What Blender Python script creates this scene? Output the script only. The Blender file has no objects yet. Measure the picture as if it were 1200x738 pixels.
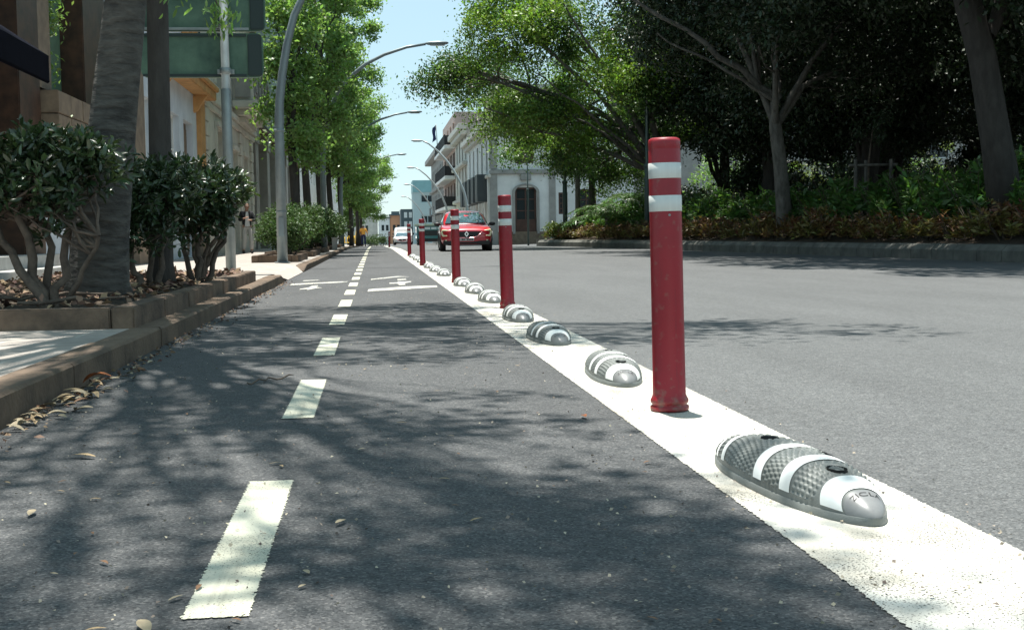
import bpy, bmesh, math, random
import numpy as np
from mathutils import Vector, Matrix
R = math.radians
PI = math.pi
rng = np.random.default_rng(7)
random.seed(7)
sc = bpy.context.scene
C = sc.collection

# ------------------------------------------------------------------ camera
cam = bpy.data.cameras.new('camera'); camo = bpy.data.objects.new('camera', cam); C.objects.link(camo)
sc.camera = camo
yaw, pit, rol = R(6.31), R(3.758), R(0.8)
fw = Vector((math.sin(yaw)*math.cos(pit), math.cos(yaw)*math.cos(pit), -math.sin(pit)))
rt = Vector((math.cos(yaw), -math.sin(yaw), 0)); up = rt.cross(fw)
rt2 = rt*math.cos(rol) - up*math.sin(rol); up2 = up*math.cos(rol) + rt*math.sin(rol)
m = Matrix((rt2, up2, -fw)).transposed().to_4x4(); m.translation = (0, 0, 0.6)
camo.matrix_world = m
cam.sensor_width = 36; cam.lens = 43.5; cam.clip_start = 0.05; cam.clip_end = 4000

# ------------------------------------------------------------------ light
SUN = Vector((-0.035, 0.13, 0.86)).normalized()
sun_el = math.asin(SUN.z); sun_az = math.atan2(SUN.x, SUN.y)
w = bpy.data.worlds.new('World'); sc.world = w; w.use_nodes = True
nt = w.node_tree; bg = nt.nodes['Background']
sky = nt.nodes.new('ShaderNodeTexSky'); sky.sky_type = 'NISHITA'; sky.sun_disc = False
sky.sun_elevation = sun_el; sky.sun_rotation = sun_az
sky.air_density = 1.0; sky.dust_density = 0.15; sky.ozone_density = 1.5
mxs = nt.nodes.new('ShaderNodeMix'); mxs.data_type = 'RGBA'; mxs.inputs[0].default_value = 0.58   # thin bright summer haze
mxs.inputs[7].default_value = (5.3, 7.6, 8.3, 1)
nt.links.new(sky.outputs[0], mxs.inputs[6]); nt.links.new(mxs.outputs[2], bg.inputs[0]); bg.inputs[1].default_value = 0.07
sl = bpy.data.lights.new('sun', 'SUN'); sl.energy = 5.0; sl.angle = R(0.6); sl.color = (1, 0.965, 0.9)
so = bpy.data.objects.new('sun', sl); C.objects.link(so)
so.rotation_euler = SUN.to_track_quat('Z', 'Y').to_euler()
sc.view_settings.view_transform = 'Standard'; sc.view_settings.look = 'None'
sc.view_settings.exposure = 0.95; sc.view_settings.gamma = 1
sc.view_settings.use_curve_mapping = False
sc.render.engine = 'CYCLES'
sc.cycles.max_bounces = 5; sc.cycles.diffuse_bounces = 3; sc.cycles.glossy_bounces = 2
sc.cycles.transmission_bounces = 3; sc.cycles.transparent_max_bounces = 8

def zt(y):                                   # the street dips beyond the crest
    if y < 50: return 0.0
    if y < 60: return -0.0003*(y-50)**2
    return -0.03 - 0.006*(y-60)

# ------------------------------------------------------------------ materials
MATS = {}
def mat(name, col, rough=0.6, var=0.0, scale=8.0, col2=None, bump=0.0, bscale=None, metal=0.0, spec=0.5,
        coat=0.0, detail=6, thr=(0.35, 0.65), island=0.0, trans=0.0, coords='Object', stretch=None):
    if name in MATS: return MATS[name]
    m = bpy.data.materials.new(name); m.use_nodes = True; MATS[name] = m
    n = m.node_tree.nodes; l = m.node_tree.links
    b = n['Principled BSDF']; out = n['Material Output']
    b.inputs['Roughness'].default_value = rough; b.inputs['Metallic'].default_value = metal
    b.inputs['Specular IOR Level'].default_value = spec
    b.inputs['Coat Weight'].default_value = coat
    b.inputs['Base Color'].default_value = (*col, 1)
    tc = n.new('ShaderNodeTexCoord'); vec = tc.outputs[coords]
    if stretch:
        mp = n.new('ShaderNodeMapping'); mp.inputs['Scale'].default_value = stretch
        l.new(vec, mp.inputs[0]); vec = mp.outputs[0]
    src = None
    if col2 is not None or var > 0:
        if col2 is None: col2 = tuple(c*(1-var) for c in col)
        nz = n.new('ShaderNodeTexNoise'); nz.inputs['Scale'].default_value = scale; nz.inputs['Detail'].default_value = detail
        nz.inputs['Roughness'].default_value = 0.62
        l.new(vec, nz.inputs['Vector'])
        rp = n.new('ShaderNodeValToRGB'); rp.color_ramp.elements[0].position = thr[0]; rp.color_ramp.elements[1].position = thr[1]
        rp.color_ramp.elements[0].color = (*col, 1); rp.color_ramp.elements[1].color = (*col2, 1)
        l.new(nz.outputs[0], rp.inputs[0]); src = rp.outputs[0]
    if island > 0:
        g = n.new('ShaderNodeNewGeometry'); hs = n.new('ShaderNodeHueSaturation')
        mr = n.new('ShaderNodeMapRange'); mr.inputs[3].default_value = 1-island; mr.inputs[4].default_value = 1+island
        l.new(g.outputs['Random Per Island'], mr.inputs[0]); l.new(mr.outputs[0], hs.inputs['Value'])
        mr2 = n.new('ShaderNodeMapRange'); mr2.inputs[3].default_value = 0.5-0.035*island*2; mr2.inputs[4].default_value = 0.5+0.02
        l.new(g.outputs['Random Per Island'], mr2.inputs[0]); l.new(mr2.outputs[0], hs.inputs['Hue'])
        if src: l.new(src, hs.inputs['Color'])
        else: hs.inputs['Color'].default_value = (*col, 1)
        src = hs.outputs[0]
    if src: l.new(src, b.inputs['Base Color'])
    if bump > 0:
        nb = n.new('ShaderNodeTexNoise'); nb.inputs['Scale'].default_value = bscale or scale*3; nb.inputs['Detail'].default_value = 5
        l.new(vec, nb.inputs['Vector'])
        bm_ = n.new('ShaderNodeBump'); bm_.inputs['Strength'].default_value = 1; bm_.inputs['Distance'].default_value = bump
        l.new(nb.outputs[0], bm_.inputs['Height']); l.new(bm_.outputs[0], b.inputs['Normal'])
    if trans > 0:
        t = n.new('ShaderNodeBsdfTranslucent'); mx = n.new('ShaderNodeMixShader'); mx.inputs[0].default_value = trans
        tg = n.new('ShaderNodeMix'); tg.data_type = 'RGBA'; tg.blend_type = 'MULTIPLY'; tg.inputs[0].default_value = 1
        tg.inputs[7].default_value = (1.35, 1.5, 0.7, 1)
        if src: l.new(src, tg.inputs[6])
        else: tg.inputs[6].default_value = (*col, 1)
        l.new(tg.outputs[2], t.inputs[0])
        l.new(b.outputs[0], mx.inputs[1]); l.new(t.outputs[0], mx.inputs[2]); l.new(mx.outputs[0], out.inputs[0])
    return m

def asphalt(name, base, light, dark, patch):
    m = bpy.data.materials.new(name); m.use_nodes = True; MATS[name] = m
    n = m.node_tree.nodes; l = m.node_tree.links; b = n['Principled BSDF']
    tc = n.new('ShaderNodeTexCoord')
    v = n.new('ShaderNodeTexVoronoi'); v.inputs['Scale'].default_value = 210; l.new(tc.outputs['Object'], v.inputs['Vector'])
    bw = n.new('ShaderNodeSeparateColor'); l.new(v.outputs['Color'], bw.inputs[0])
    rp = n.new('ShaderNodeValToRGB'); e = rp.color_ramp.elements
    e[0].position = 0.0; e[0].color = (*dark, 1); e[1].position = 1; e[1].color = (*light, 1)
    k = rp.color_ramp.elements.new(0.35); k.color = (*base, 1)
    k = rp.color_ramp.elements.new(0.8); k.color = (*[c*1.25 for c in base], 1)
    l.new(bw.outputs[0], rp.inputs[0])
    nz = n.new('ShaderNodeTexNoise'); nz.inputs['Scale'].default_value = 0.9; nz.inputs['Detail'].default_value = 8; nz.inputs['Roughness'].default_value = 0.65
    mp = n.new('ShaderNodeMapping'); mp.inputs['Scale'].default_value = (1.6, 0.35, 1); l.new(tc.outputs['Object'], mp.inputs[0]); l.new(mp.outputs[0], nz.inputs['Vector'])
    mr = n.new('ShaderNodeMapRange'); mr.inputs[1].default_value = 0.3; mr.inputs[2].default_value = 0.7
    mr.inputs[3].default_value = 1-patch; mr.inputs[4].default_value = 1+patch; l.new(nz.outputs[0], mr.inputs[0])
    n2 = n.new('ShaderNodeTexNoise'); n2.inputs['Scale'].default_value = 22; n2.inputs['Detail'].default_value = 4; l.new(tc.outputs['Object'], n2.inputs['Vector'])
    mr2 = n.new('ShaderNodeMapRange'); mr2.inputs[1].default_value = 0.3; mr2.inputs[2].default_value = 0.7; mr2.inputs[3].default_value = 0.88; mr2.inputs[4].default_value = 1.12
    l.new(n2.outputs[0], mr2.inputs[0])
    mu = n.new('ShaderNodeMath'); mu.operation = 'MULTIPLY'; l.new(mr.outputs[0], mu.inputs[0]); l.new(mr2.outputs[0], mu.inputs[1])
    hs = n.new('ShaderNodeHueSaturation'); l.new(rp.outputs[0], hs.inputs['Color']); l.new(mu.outputs[0], hs.inputs['Value'])
    l.new(hs.outputs[0], b.inputs['Base Color'])
    b.inputs['Roughness'].default_value = 0.82; b.inputs['Specular IOR Level'].default_value = 0.35
    v2 = n.new('ShaderNodeTexVoronoi'); v2.inputs['Scale'].default_value = 170; l.new(tc.outputs['Object'], v2.inputs['Vector'])
    bm_ = n.new('ShaderNodeBump'); bm_.inputs['Strength'].default_value = 0.9; bm_.inputs['Distance'].default_value = 0.003; bm_.invert = True
    l.new(v2.outputs['Distance'], bm_.inputs['Height']); l.new(bm_.outputs[0], b.inputs['Normal'])
    return m
M_LANE = asphalt('lane_asphalt', (0.064, 0.066, 0.067), (0.15, 0.148, 0.142), (0.03, 0.032, 0.034), 0.18)
M_ROAD = asphalt('road_asphalt', (0.088, 0.092, 0.092), (0.17, 0.17, 0.165), (0.05, 0.052, 0.053), 0.13)

def paint(name, hw, hl=None, col=(0.78, 0.77, 0.71), wear=0.46, dirt=(0.50, 0.44, 0.30), dirty=0.5, under=(0.08, 0.08, 0.08)):
    """worn road paint on a sheet; its broken edge and pits let the asphalt sheet below show"""
    m = bpy.data.materials.new(name); m.use_nodes = True; MATS[name] = m
    n = m.node_tree.nodes; l = m.node_tree.links; b = n['Principled BSDF']; out = n['Material Output']
    tc = n.new('ShaderNodeTexCoord'); sp = n.new('ShaderNodeSeparateXYZ'); l.new(tc.outputs['Object'], sp.inputs[0])
    nz = n.new('ShaderNodeTexNoise'); nz.inputs['Scale'].default_value = 95; nz.inputs['Detail'].default_value = 3; l.new(tc.outputs['Object'], nz.inputs['Vector'])
    def math_(op, a, c=None):
        x = n.new('ShaderNodeMath'); x.operation = op
        for i, q in enumerate((a, c)):
            if q is None: continue
            if isinstance(q, (int, float)): x.inputs[i].default_value = q
            else: l.new(q, x.inputs[i])
        return x.outputs[0]
    nn = math_('MULTIPLY', math_('SUBTRACT', nz.outputs[0], 0.5), 0.02)
    ax = math_('ADD', math_('ABSOLUTE', sp.outputs[0]), nn)
    inside = math_('LESS_THAN', ax, hw)
    if hl: 
        ay = math_('ADD', math_('ABSOLUTE', sp.outputs[1]), nn)
        inside = math_('MULTIPLY', inside, math_('LESS_THAN', ay, hl))
    n2 = n.new('ShaderNodeTexNoise'); n2.inputs['Scale'].default_value = 230; n2.inputs['Detail'].default_value = 3; l.new(tc.outputs['Object'], n2.inputs['Vector'])
    n3 = n.new('ShaderNodeTexNoise'); n3.inputs['Scale'].default_value = 3.5; n3.inputs['Detail'].default_value = 5; l.new(tc.outputs['Object'], n3.inputs['Vector'])
    thr = math_('ADD', math_('MULTIPLY', math_('SUBTRACT', n3.outputs[0], 0.5), 0.30), wear-0.12)
    solid = math_('GREATER_THAN', n2.outputs[0], thr)
    mask = math_('MULTIPLY', inside, solid)
    rp = n.new('ShaderNodeValToRGB'); rp.color_ramp.elements[0].position = 0.42; rp.color_ramp.elements[1].position = 0.75
    rp.color_ramp.elements[0].color = (*col, 1); rp.color_ramp.elements[1].color = (*[col[i]*(1-dirty)+dirt[i]*dirty for i in range(3)], 1)
    n4 = n.new('ShaderNodeTexNoise'); n4.inputs['Scale'].default_value = 1.7; n4.inputs['Detail'].default_value = 9; n4.inputs['Roughness'].default_value = 0.7
    l.new(tc.outputs['Object'], n4.inputs['Vector']); l.new(n4.outputs[0], rp.inputs[0])
    n5 = n.new('ShaderNodeTexNoise'); n5.inputs['Scale'].default_value = 1; n5.inputs['Detail'].default_value = 6; n5.inputs['Roughness'].default_value = 0.6
    mp = n.new('ShaderNodeMapping'); mp.inputs['Scale'].default_value = (9, 0.55, 1); mp.inputs['Rotation'].default_value = (0, 0, 0.10); l.new(tc.outputs['Object'], mp.inputs[0]); l.new(mp.outputs[0], n5.inputs['Vector'])
    mr5 = n.new('ShaderNodeMapRange'); mr5.inputs[1].default_value = 0.56; mr5.inputs[2].default_value = 0.72; mr5.inputs[3].default_value = 1.0; mr5.inputs[4].default_value = 0.5; l.new(n5.outputs[0], mr5.inputs[0])
    hs5 = n.new('ShaderNodeHueSaturation'); l.new(rp.outputs[0], hs5.inputs['Color']); l.new(mr5.outputs[0], hs5.inputs['Value']); l.new(hs5.outputs[0], b.inputs['Base Color'])
    b.inputs['Roughness'].default_value = 0.75
    bm_ = n.new('ShaderNodeBump'); bm_.inputs['Distance'].default_value = 0.0025; l.new(n2.outputs[0], bm_.inputs['Height']); l.new(bm_.outputs[0], b.inputs['Normal'])
    tr = n.new('ShaderNodeBsdfTransparent'); mx = n.new('ShaderNodeMixShader'); l.new(mask, mx.inputs[0]); l.new(tr.outputs[0], mx.inputs[1]); l.new(b.outputs[0], mx.inputs[2])
    l.new(mx.outputs[0], out.inputs[0])
    return m
M_LINE = paint('line_paint', 0.195, wear=0.51, dirty=0.85, col=(0.58, 0.57, 0.51), dirt=(0.30, 0.25, 0.17))
M_DASH = paint('dash_paint', 0.052, 0.545, col=(0.56, 0.56, 0.45), wear=0.485, dirty=0.5)
M_MARK = paint('mark_paint', 9.0, col=(0.6, 0.6, 0.55), wear=0.585)

def paving(name, c1, c2, mortar, bw_, bh, msize=0.006, bump=0.004):
    m = bpy.data.materials.new(name); m.use_nodes = True; MATS[name] = m
    n = m.node_tree.nodes; l = m.node_tree.links; b = n['Principled BSDF']
    tc = n.new('ShaderNodeTexCoord'); br = n.new('ShaderNodeTexBrick'); l.new(tc.outputs['Object'], br.inputs['Vector'])
    br.inputs['Scale'].default_value = 1; br.inputs['Brick Width'].default_value = bw_; br.inputs['Row Height'].default_value = bh
    br.inputs['Mortar Size'].default_value = msize; br.inputs['Color1'].default_value = (*c1, 1); br.inputs['Color2'].default_value = (*c2, 1); br.inputs['Mortar'].default_value = (*mortar, 1)
    nz = n.new('ShaderNodeTexNoise'); nz.inputs['Scale'].default_value = 5; nz.inputs['Detail'].default_value = 9; nz.inputs['Roughness'].default_value = 0.7; l.new(tc.outputs['Object'], nz.inputs['Vector'])
    mr = n.new('ShaderNodeMapRange'); mr.inputs[1].default_value = 0.3; mr.inputs[2].default_value = 0.7; mr.inputs[3].default_value = 0.72; mr.inputs[4].default_value = 1.15; l.new(nz.outputs[0], mr.inputs[0])
    hs = n.new('ShaderNodeHueSaturation'); l.new(br.outputs[0], hs.inputs['Color']); l.new(mr.outputs[0], hs.inputs['Value']); l.new(hs.outputs[0], b.inputs['Base Color'])
    bm_ = n.new('ShaderNodeBump'); bm_.inputs['Distance'].default_value = bump; bm_.invert = True; l.new(br.outputs['Fac'], bm_.inputs['Height']); l.new(bm_.outputs[0], b.inputs['Normal'])
    b.inputs['Roughness'].default_value = 0.85
    return m
M_TILE = paving('sidewalk_tile', (0.36, 0.32, 0.28), (0.31, 0.28, 0.25), (0.42, 0.40, 0.36), 0.6, 0.4, 0.008)
M_KERB = mat('kerb_stone', (0.15, 0.105, 0.07), 0.9, col2=(0.06, 0.043, 0.03), scale=4, bump=0.006, bscale=45, thr=(0.4, 0.7))
M_PLANTER = mat('planter_stone', (0.18, 0.125, 0.085), 0.9, col2=(0.07, 0.05, 0.036), scale=5, bump=0.006, bscale=40)
M_PKERB = mat('park_kerb', (0.15, 0.15, 0.13), 0.85, col2=(0.08, 0.08, 0.07), scale=3, bump=0.006, bscale=30)
M_SOIL = mat('soil', (0.04, 0.03, 0.022), 0.95, col2=(0.10, 0.075, 0.05), scale=18, bump=0.03, bscale=30)
M_BARK1 = mat('bark_grey', (0.035, 0.032, 0.029), 0.95, col2=(0.10, 0.093, 0.08), scale=7, bump=0.035, bscale=7, stretch=(1, 1, 3.0), detail=10)
M_BARK2 = mat('bark_dark', (0.035, 0.03, 0.026), 0.9, col2=(0.06, 0.053, 0.046), scale=10, bump=0.02, bscale=20, stretch=(1, 1, 0.3))
M_BARK3 = mat('bark_ficus', (0.065, 0.06, 0.05), 0.9, col2=(0.16, 0.15, 0.13), scale=8, bump=0.02, bscale=12, stretch=(1, 1, 0.4))
M_STEM = mat('bark_shrub', (0.06, 0.045, 0.034), 0.9, col2=(0.13, 0.10, 0.075), scale=14, bump=0.006, bscale=40)
M_LSH = mat('leaf_shrub', (0.035, 0.062, 0.026), 0.34, island=0.45, trans=0.14, spec=0.7)
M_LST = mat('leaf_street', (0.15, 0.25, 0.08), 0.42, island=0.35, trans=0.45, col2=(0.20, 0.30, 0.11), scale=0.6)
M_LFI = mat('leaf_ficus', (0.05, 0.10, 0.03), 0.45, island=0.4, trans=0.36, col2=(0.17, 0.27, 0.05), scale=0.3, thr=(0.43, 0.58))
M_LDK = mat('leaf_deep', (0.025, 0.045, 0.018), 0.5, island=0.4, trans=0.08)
M_LYE = mat('leaf_lime', (0.13, 0.17, 0.035), 0.45, island=0.3, trans=0.3)
M_LBG = mat('leaf_bedgreen', (0.08, 0.16, 0.045), 0.4, island=0.4, trans=0.28)
M_LBR = mat('leaf_bedred', (0.20, 0.075, 0.04), 0.5, island=0.5, trans=0.2, col2=(0.15, 0.17, 0.045), scale=2.5)
M_RED = mat('post_red', (0.25, 0.006, 0.014), 0.45, col2=(0.18, 0.008, 0.014), scale=3, bump=0.0006, bscale=60, thr=(0.45, 0.75))
def weather_post():
    m = M_RED; n = m.node_tree.nodes; l = m.node_tree.links; b = n['Principled BSDF']; src = b.inputs['Base Color'].links[0].from_socket
    tc = n.new('ShaderNodeTexCoord'); sp = n.new('ShaderNodeSeparateXYZ'); l.new(tc.outputs['Object'], sp.inputs[0])
    nz = n.new('ShaderNodeTexNoise'); nz.inputs['Scale'].default_value = 38; nz.inputs['Detail'].default_value = 6; l.new(tc.outputs['Object'], nz.inputs['Vector'])
    mr = n.new('ShaderNodeMapRange'); mr.inputs[1].default_value = 0.0; mr.inputs[2].default_value = 0.16; mr.inputs[3].default_value = 0.16; mr.inputs[4].default_value = 0.0; l.new(sp.outputs[2], mr.inputs[0])
    ad = n.new('ShaderNodeMath'); ad.operation = 'ADD'; l.new(nz.outputs[0], ad.inputs[0]); l.new(mr.outputs[0], ad.inputs[1])
    r2 = n.new('ShaderNodeMapRange'); r2.inputs[1].default_value = 0.60; r2.inputs[2].default_value = 0.80; r2.inputs[3].default_value = 0; r2.inputs[4].default_value = 0.6; l.new(ad.outputs[0], r2.inputs[0])
    n2 = n.new('ShaderNodeTexNoise'); n2.inputs['Scale'].default_value = 1; n2.inputs['Detail'].default_value = 8; mp = n.new('ShaderNodeMapping'); mp.inputs['Scale'].default_value = (110, 110, 5); l.new(tc.outputs['Object'], mp.inputs[0]); l.new(mp.outputs[0], n2.inputs['Vector'])
    r3 = n.new('ShaderNodeMapRange'); r3.inputs[1].default_value = 0.64; r3.inputs[2].default_value = 0.72; r3.inputs[3].default_value = 0; r3.inputs[4].default_value = 0.35; l.new(n2.outputs[0], r3.inputs[0])
    for f, c in ((r2, (0.17, 0.12, 0.09, 1)), (r3, (0.05, 0.02, 0.02, 1))):
        mx = n.new('ShaderNodeMix'); mx.data_type = 'RGBA'; l.new(f.outputs[0], mx.inputs[0]); l.new(src, mx.inputs[6]); mx.inputs[7].default_value = c; src = mx.outputs[2]
    l.new(src, b.inputs['Base Color'])
weather_post()
M_BAND = mat('reflective_white', (0.62, 0.65, 0.62), 0.45, col2=(0.5, 0.52, 0.5), scale=14, stretch=(1, 1, 0.1))
M_RUB = mat('rubber_grey', (0.185, 0.20, 0.19), 0.5, col2=(0.13, 0.14, 0.13), scale=9, bump=0.0008, bscale=220)
M_RUBN = mat('rubber_nose', (0.22, 0.225, 0.22), 0.36, col2=(0.17, 0.17, 0.17), scale=14)
M_ZW = mat('zebra_white', (0.80, 0.82, 0.80), 0.5, col2=(0.70, 0.71, 0.68), scale=12)
M_BLACK = mat('black', (0.012, 0.012, 0.013), 0.5)
M_TEXT = mat('text_black', (0.01, 0.01, 0.01), 0.6)
M_STEEL = mat('galvanised', (0.30, 0.34, 0.34), 0.45, metal=0.35, col2=(0.22, 0.25, 0.25), scale=5)
M_LAMP = mat('lamp_paint', (0.22, 0.27, 0.28), 0.4, metal=0.2, col2=(0.17, 0.20, 0.21), scale=3)
M_LAMPW = mat('lamp_pale', (0.42, 0.46, 0.46), 0.4, metal=0.2)
M_SIGNB = mat('sign_back', (0.12, 0.21, 0.15), 0.5, metal=0.2, col2=(0.04, 0.085, 0.065), scale=2)
M_SIGND = mat('sign_dark', (0.018, 0.035, 0.035), 0.5)
M_GLASS = mat('window_glass', (0.02, 0.028, 0.032), 0.25, spec=0.4)
M_GRAN = mat('brown_granite', (0.075, 0.035, 0.02), 0.5, col2=(0.028, 0.014, 0.009), scale=5, bump=0.002, bscale=30)
M_TAN = mat('tan_stone', (0.24, 0.18, 0.125), 0.8, col2=(0.15, 0.11, 0.08), scale=4, bump=0.004)
M_NAVY = mat('awning_navy', (0.006, 0.007, 0.013), 0.95, spec=0.05, var=0.3, scale=5)
M_DARKI = mat('dark_interior', (0.03, 0.028, 0.026), 0.8)
M_GREENP = mat('green_panel', (0.10, 0.17, 0.11), 0.6, var=0.2)
M_BLUEW = mat('pale_blue_plaster', (0.62, 0.67, 0.72), 0.85, col2=(0.50, 0.55, 0.60), scale=1.5)
M_ORANGE = mat('ochre_trim', (0.60, 0.32, 0.12), 0.8, var=0.3, scale=3)
M_CREAM = mat('cream_plaster', (0.64, 0.62, 0.55), 0.85, col2=(0.50, 0.48, 0.43), scale=1.6, bump=0.004)
M_WHITEP = mat('white_plaster', (0.78, 0.79, 0.77), 0.85, col2=(0.66, 0.67, 0.65), scale=1.2)
M_GREYP = mat('grey_green_render', (0.26, 0.32, 0.30), 0.8, col2=(0.22, 0.27, 0.25), scale=0.7)
M_STONEG = mat('grey_stone', (0.36, 0.355, 0.33), 0.85, col2=(0.26, 0.255, 0.24), scale=1.5)
M_PINK = mat('pink_plaster', (0.5, 0.38, 0.33), 0.85, var=0.2, scale=1)
M_TEALB = mat('teal_cladding', (0.22, 0.42, 0.44), 0.5, var=0.15, scale=1)
M_PALEB = mat('pale_teal_render', (0.42, 0.52, 0.52), 0.8, var=0.1)
M_DGREY = mat('dark_grey_render', (0.09, 0.12, 0.13), 0.8, var=0.2)
M_ORAH = mat('orange_render', (0.60, 0.30, 0.17), 0.85, var=0.15)
M_WOOD = mat('brown_wood', (0.09, 0.04, 0.028), 0.55, var=0.35, scale=4)
M_SLATE = mat('balcony_slate', (0.06, 0.075, 0.08), 0.6)
M_CAR = mat('car_red', (0.50, 0.007, 0.022), 0.28, coat=1.0)
M_TYRE = mat('tyre', (0.02, 0.02, 0.02), 0.85)
M_CHROME = mat('chrome', (0.7, 0.7, 0.7), 0.15, metal=1.0)
M_HEAD = mat('headlamp', (0.85, 0.78, 0.50), 0.3, coat=1.0)
M_WHITEC = mat('car_white', (0.80, 0.81, 0.80), 0.3, coat=0.8)
M_TEALC = mat('teal_paint', (0.02, 0.16, 0.17), 0.35, coat=0.6)
M_SKIN = mat('skin', (0.42, 0.24, 0.17), 0.6)
M_HAIR = mat('hair', (0.02, 0.014, 0.01), 0.6)
M_JACKET = mat('jacket_black', (0.012, 0.013, 0.017), 0.85)
M_SHIRT = mat('shirt_white', (0.6, 0.62, 0.62), 0.8)
M_TROU = mat('trousers_grey', (0.42, 0.41, 0.39), 0.85)
M_ORSH = mat('shirt_orange', (0.75, 0.36, 0.06), 0.8)
M_NTR = mat('trousers_navy', (0.012, 0.02, 0.08), 0.85)
M_YEL = mat('cart_yellow', (0.75, 0.48, 0.03), 0.5)
M_DRYS = [mat('dry_leaf_tan', (0.42, 0.30, 0.16), 0.7, var=0.4, scale=30), mat('dry_leaf_brown', (0.22, 0.11, 0.05), 0.7, var=0.4, scale=30),
          mat('dry_leaf_orange', (0.45, 0.13, 0.03), 0.6, var=0.4, scale=30), mat('dry_leaf_pale', (0.38, 0.31, 0.20), 0.7, var=0.3, scale=30)]
M_LITTER = mat('litter', (0.20, 0.13, 0.08), 0.8, island=0.6)

# ------------------------------------------------------------------ helpers
class MB:
    def __init__(s): s.v = []; s.f = []; s.sm = []
    def add(s, vs, fs, smooth=False):
        o = len(s.v); s.v += [tuple(p) for p in vs]; s.f += [tuple(i+o for i in f) for f in fs]; s.sm += [smooth]*len(fs); return s
    def box(s, x0, x1, y0, y1, z0, z1):
        v = [(x, y, z) for z in (z0, z1) for y in (y0, y1) for x in (x0, x1)]
        return s.add(v, [(0, 2, 3, 1), (4, 5, 7, 6), (0, 1, 5, 4), (2, 6, 7, 3), (0, 4, 6, 2), (1, 3, 7, 5)])
    def tube(s, pts, rad, n=8, cap=True, smooth=True):
        pts = [Vector(p) for p in pts]
        if isinstance(rad, (int, float)): rad = [rad]*len(pts)
        vs = []; prev = None
        for i, p in enumerate(pts):
            t = (pts[min(i+1, len(pts)-1)] - pts[max(i-1, 0)]).normalized()
            if prev is None:
                a = Vector((0, 0, 1)) if abs(t.z) < .9 else Vector((1, 0, 0)); u = t.cross(a).normalized()
            else: u = (prev - t*prev.dot(t)).normalized()
            prev = u; q = t.cross(u)
            for k in range(n):
                an = 2*PI*k/n; vs.append(p + (u*math.cos(an)+q*math.sin(an))*rad[i])
        fs = [(i*n+k, i*n+(k+1) % n, (i+1)*n+(k+1) % n, (i+1)*n+k) for i in range(len(pts)-1) for k in range(n)]
        s.add(vs, fs, smooth)
        if cap:
            o = len(s.v)-len(vs)
            s.f.append(tuple(o+k for k in range(n))[::-1]); s.sm.append(False)
            s.f.append(tuple(o+(len(pts)-1)*n+k for k in range(n))); s.sm.append(False)
        return s
    def lathe(s, prof, c=(0, 0, 0), n=28, smooth=True):
        vs = [(c[0]+r*math.cos(2*PI*k/n), c[1]+r*math.sin(2*PI*k/n), c[2]+z) for r, z in prof for k in range(n)]
        fs = [(i*n+k, i*n+(k+1) % n, (i+1)*n+(k+1) % n, (i+1)*n+k) for i in range(len(prof)-1) for k in range(n)]
        s.add(vs, fs, smooth); o = len(s.v)-len(vs)
        s.f.append(tuple(o+k for k in range(n))[::-1]); s.f.append(tuple(o+(len(prof)-1)*n+k for k in range(n))); s.sm += [False, False]
        return s
    def ball(s, c, r, n=10):
        rx, ry, rz = (r, r, r) if isinstance(r, (int, float)) else r
        vs = []; 
        for i in range(n+1):
            th = PI*i/n
            for k in range(2*n):
                ph = PI*k/n; vs.append((c[0]+rx*math.sin(th)*math.cos(ph), c[1]+ry*math.sin(th)*math.sin(ph), c[2]+rz*math.cos(th)))
        w_ = 2*n
        return s.add(vs, [(i*w_+k, (i+1)*w_+k, (i+1)*w_+(k+1) % w_, i*w_+(k+1) % w_) for i in range(n) for k in range(w_)], True)
    def build(s, name, m, parent=None, bevel=0.0, off=None, seg=2):
        me = bpy.data.meshes.new(name)
        v = s.v
        if parent is not None and off is None: off = parent.get('_w', (0, 0, 0))
        if off: v = [(p[0]-off[0], p[1]-off[1], p[2]-off[2]) for p in v]
        me.from_pydata(v, [], s.f); me.polygons.foreach_set('use_smooth', s.sm)
        me.materials.append(m); me.update()
        o = bpy.data.objects.new(name, me); C.objects.link(o)
        if parent is not None: o.parent = parent
        if parent is not None: o['_w'] = parent.get('_w', (0, 0, 0))
        if bevel > 0:
            bm = bmesh.new(); bm.from_mesh(me)
            ed = [e for e in bm.edges if len(e.link_faces) == 2 and e.calc_face_angle(0) > R(30)]
            bmesh.ops.bevel(bm, geom=ed, offset=bevel, segments=seg, affect='EDGES', clamp_overlap=True)
            bm.to_mesh(me); bm.free()
        return o
def tag(o, label=None, cat=None, group=None, kind=None):
    if label: o['label'] = label
    if cat: o['category'] = cat
    if group: o['group'] = group
    if kind: o['kind'] = kind
    return o
def thing(name, loc, label, cat, group=None, rz=0):
    o = bpy.data.objects.new(name, None); C.objects.link(o); o.location = loc; o.rotation_euler = (0, 0, rz)
    o.empty_display_size = 0.1
    o['_w'] = tuple(loc)
    return tag(o, label, cat, group)
def dup(root, loc, rz=0, scale=None, label=None, group=None):
    r = root.copy(); C.objects.link(r); r.location = loc; r.rotation_euler = (0, 0, rz)
    if scale: r.scale = scale if not isinstance(scale, (int, float)) else (scale,)*3
    if label: r['label'] = label
    if group: r['group'] = group
    for ch in list(root.children):
        c = ch.copy(); C.objects.link(c); c.parent = r
        for g in ch.children:
            d = g.copy(); C.objects.link(d); d.parent = c
    return r
def struct(name, mb, m, **k): return tag(mb.build(name, m, **k), kind='structure')

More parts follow.
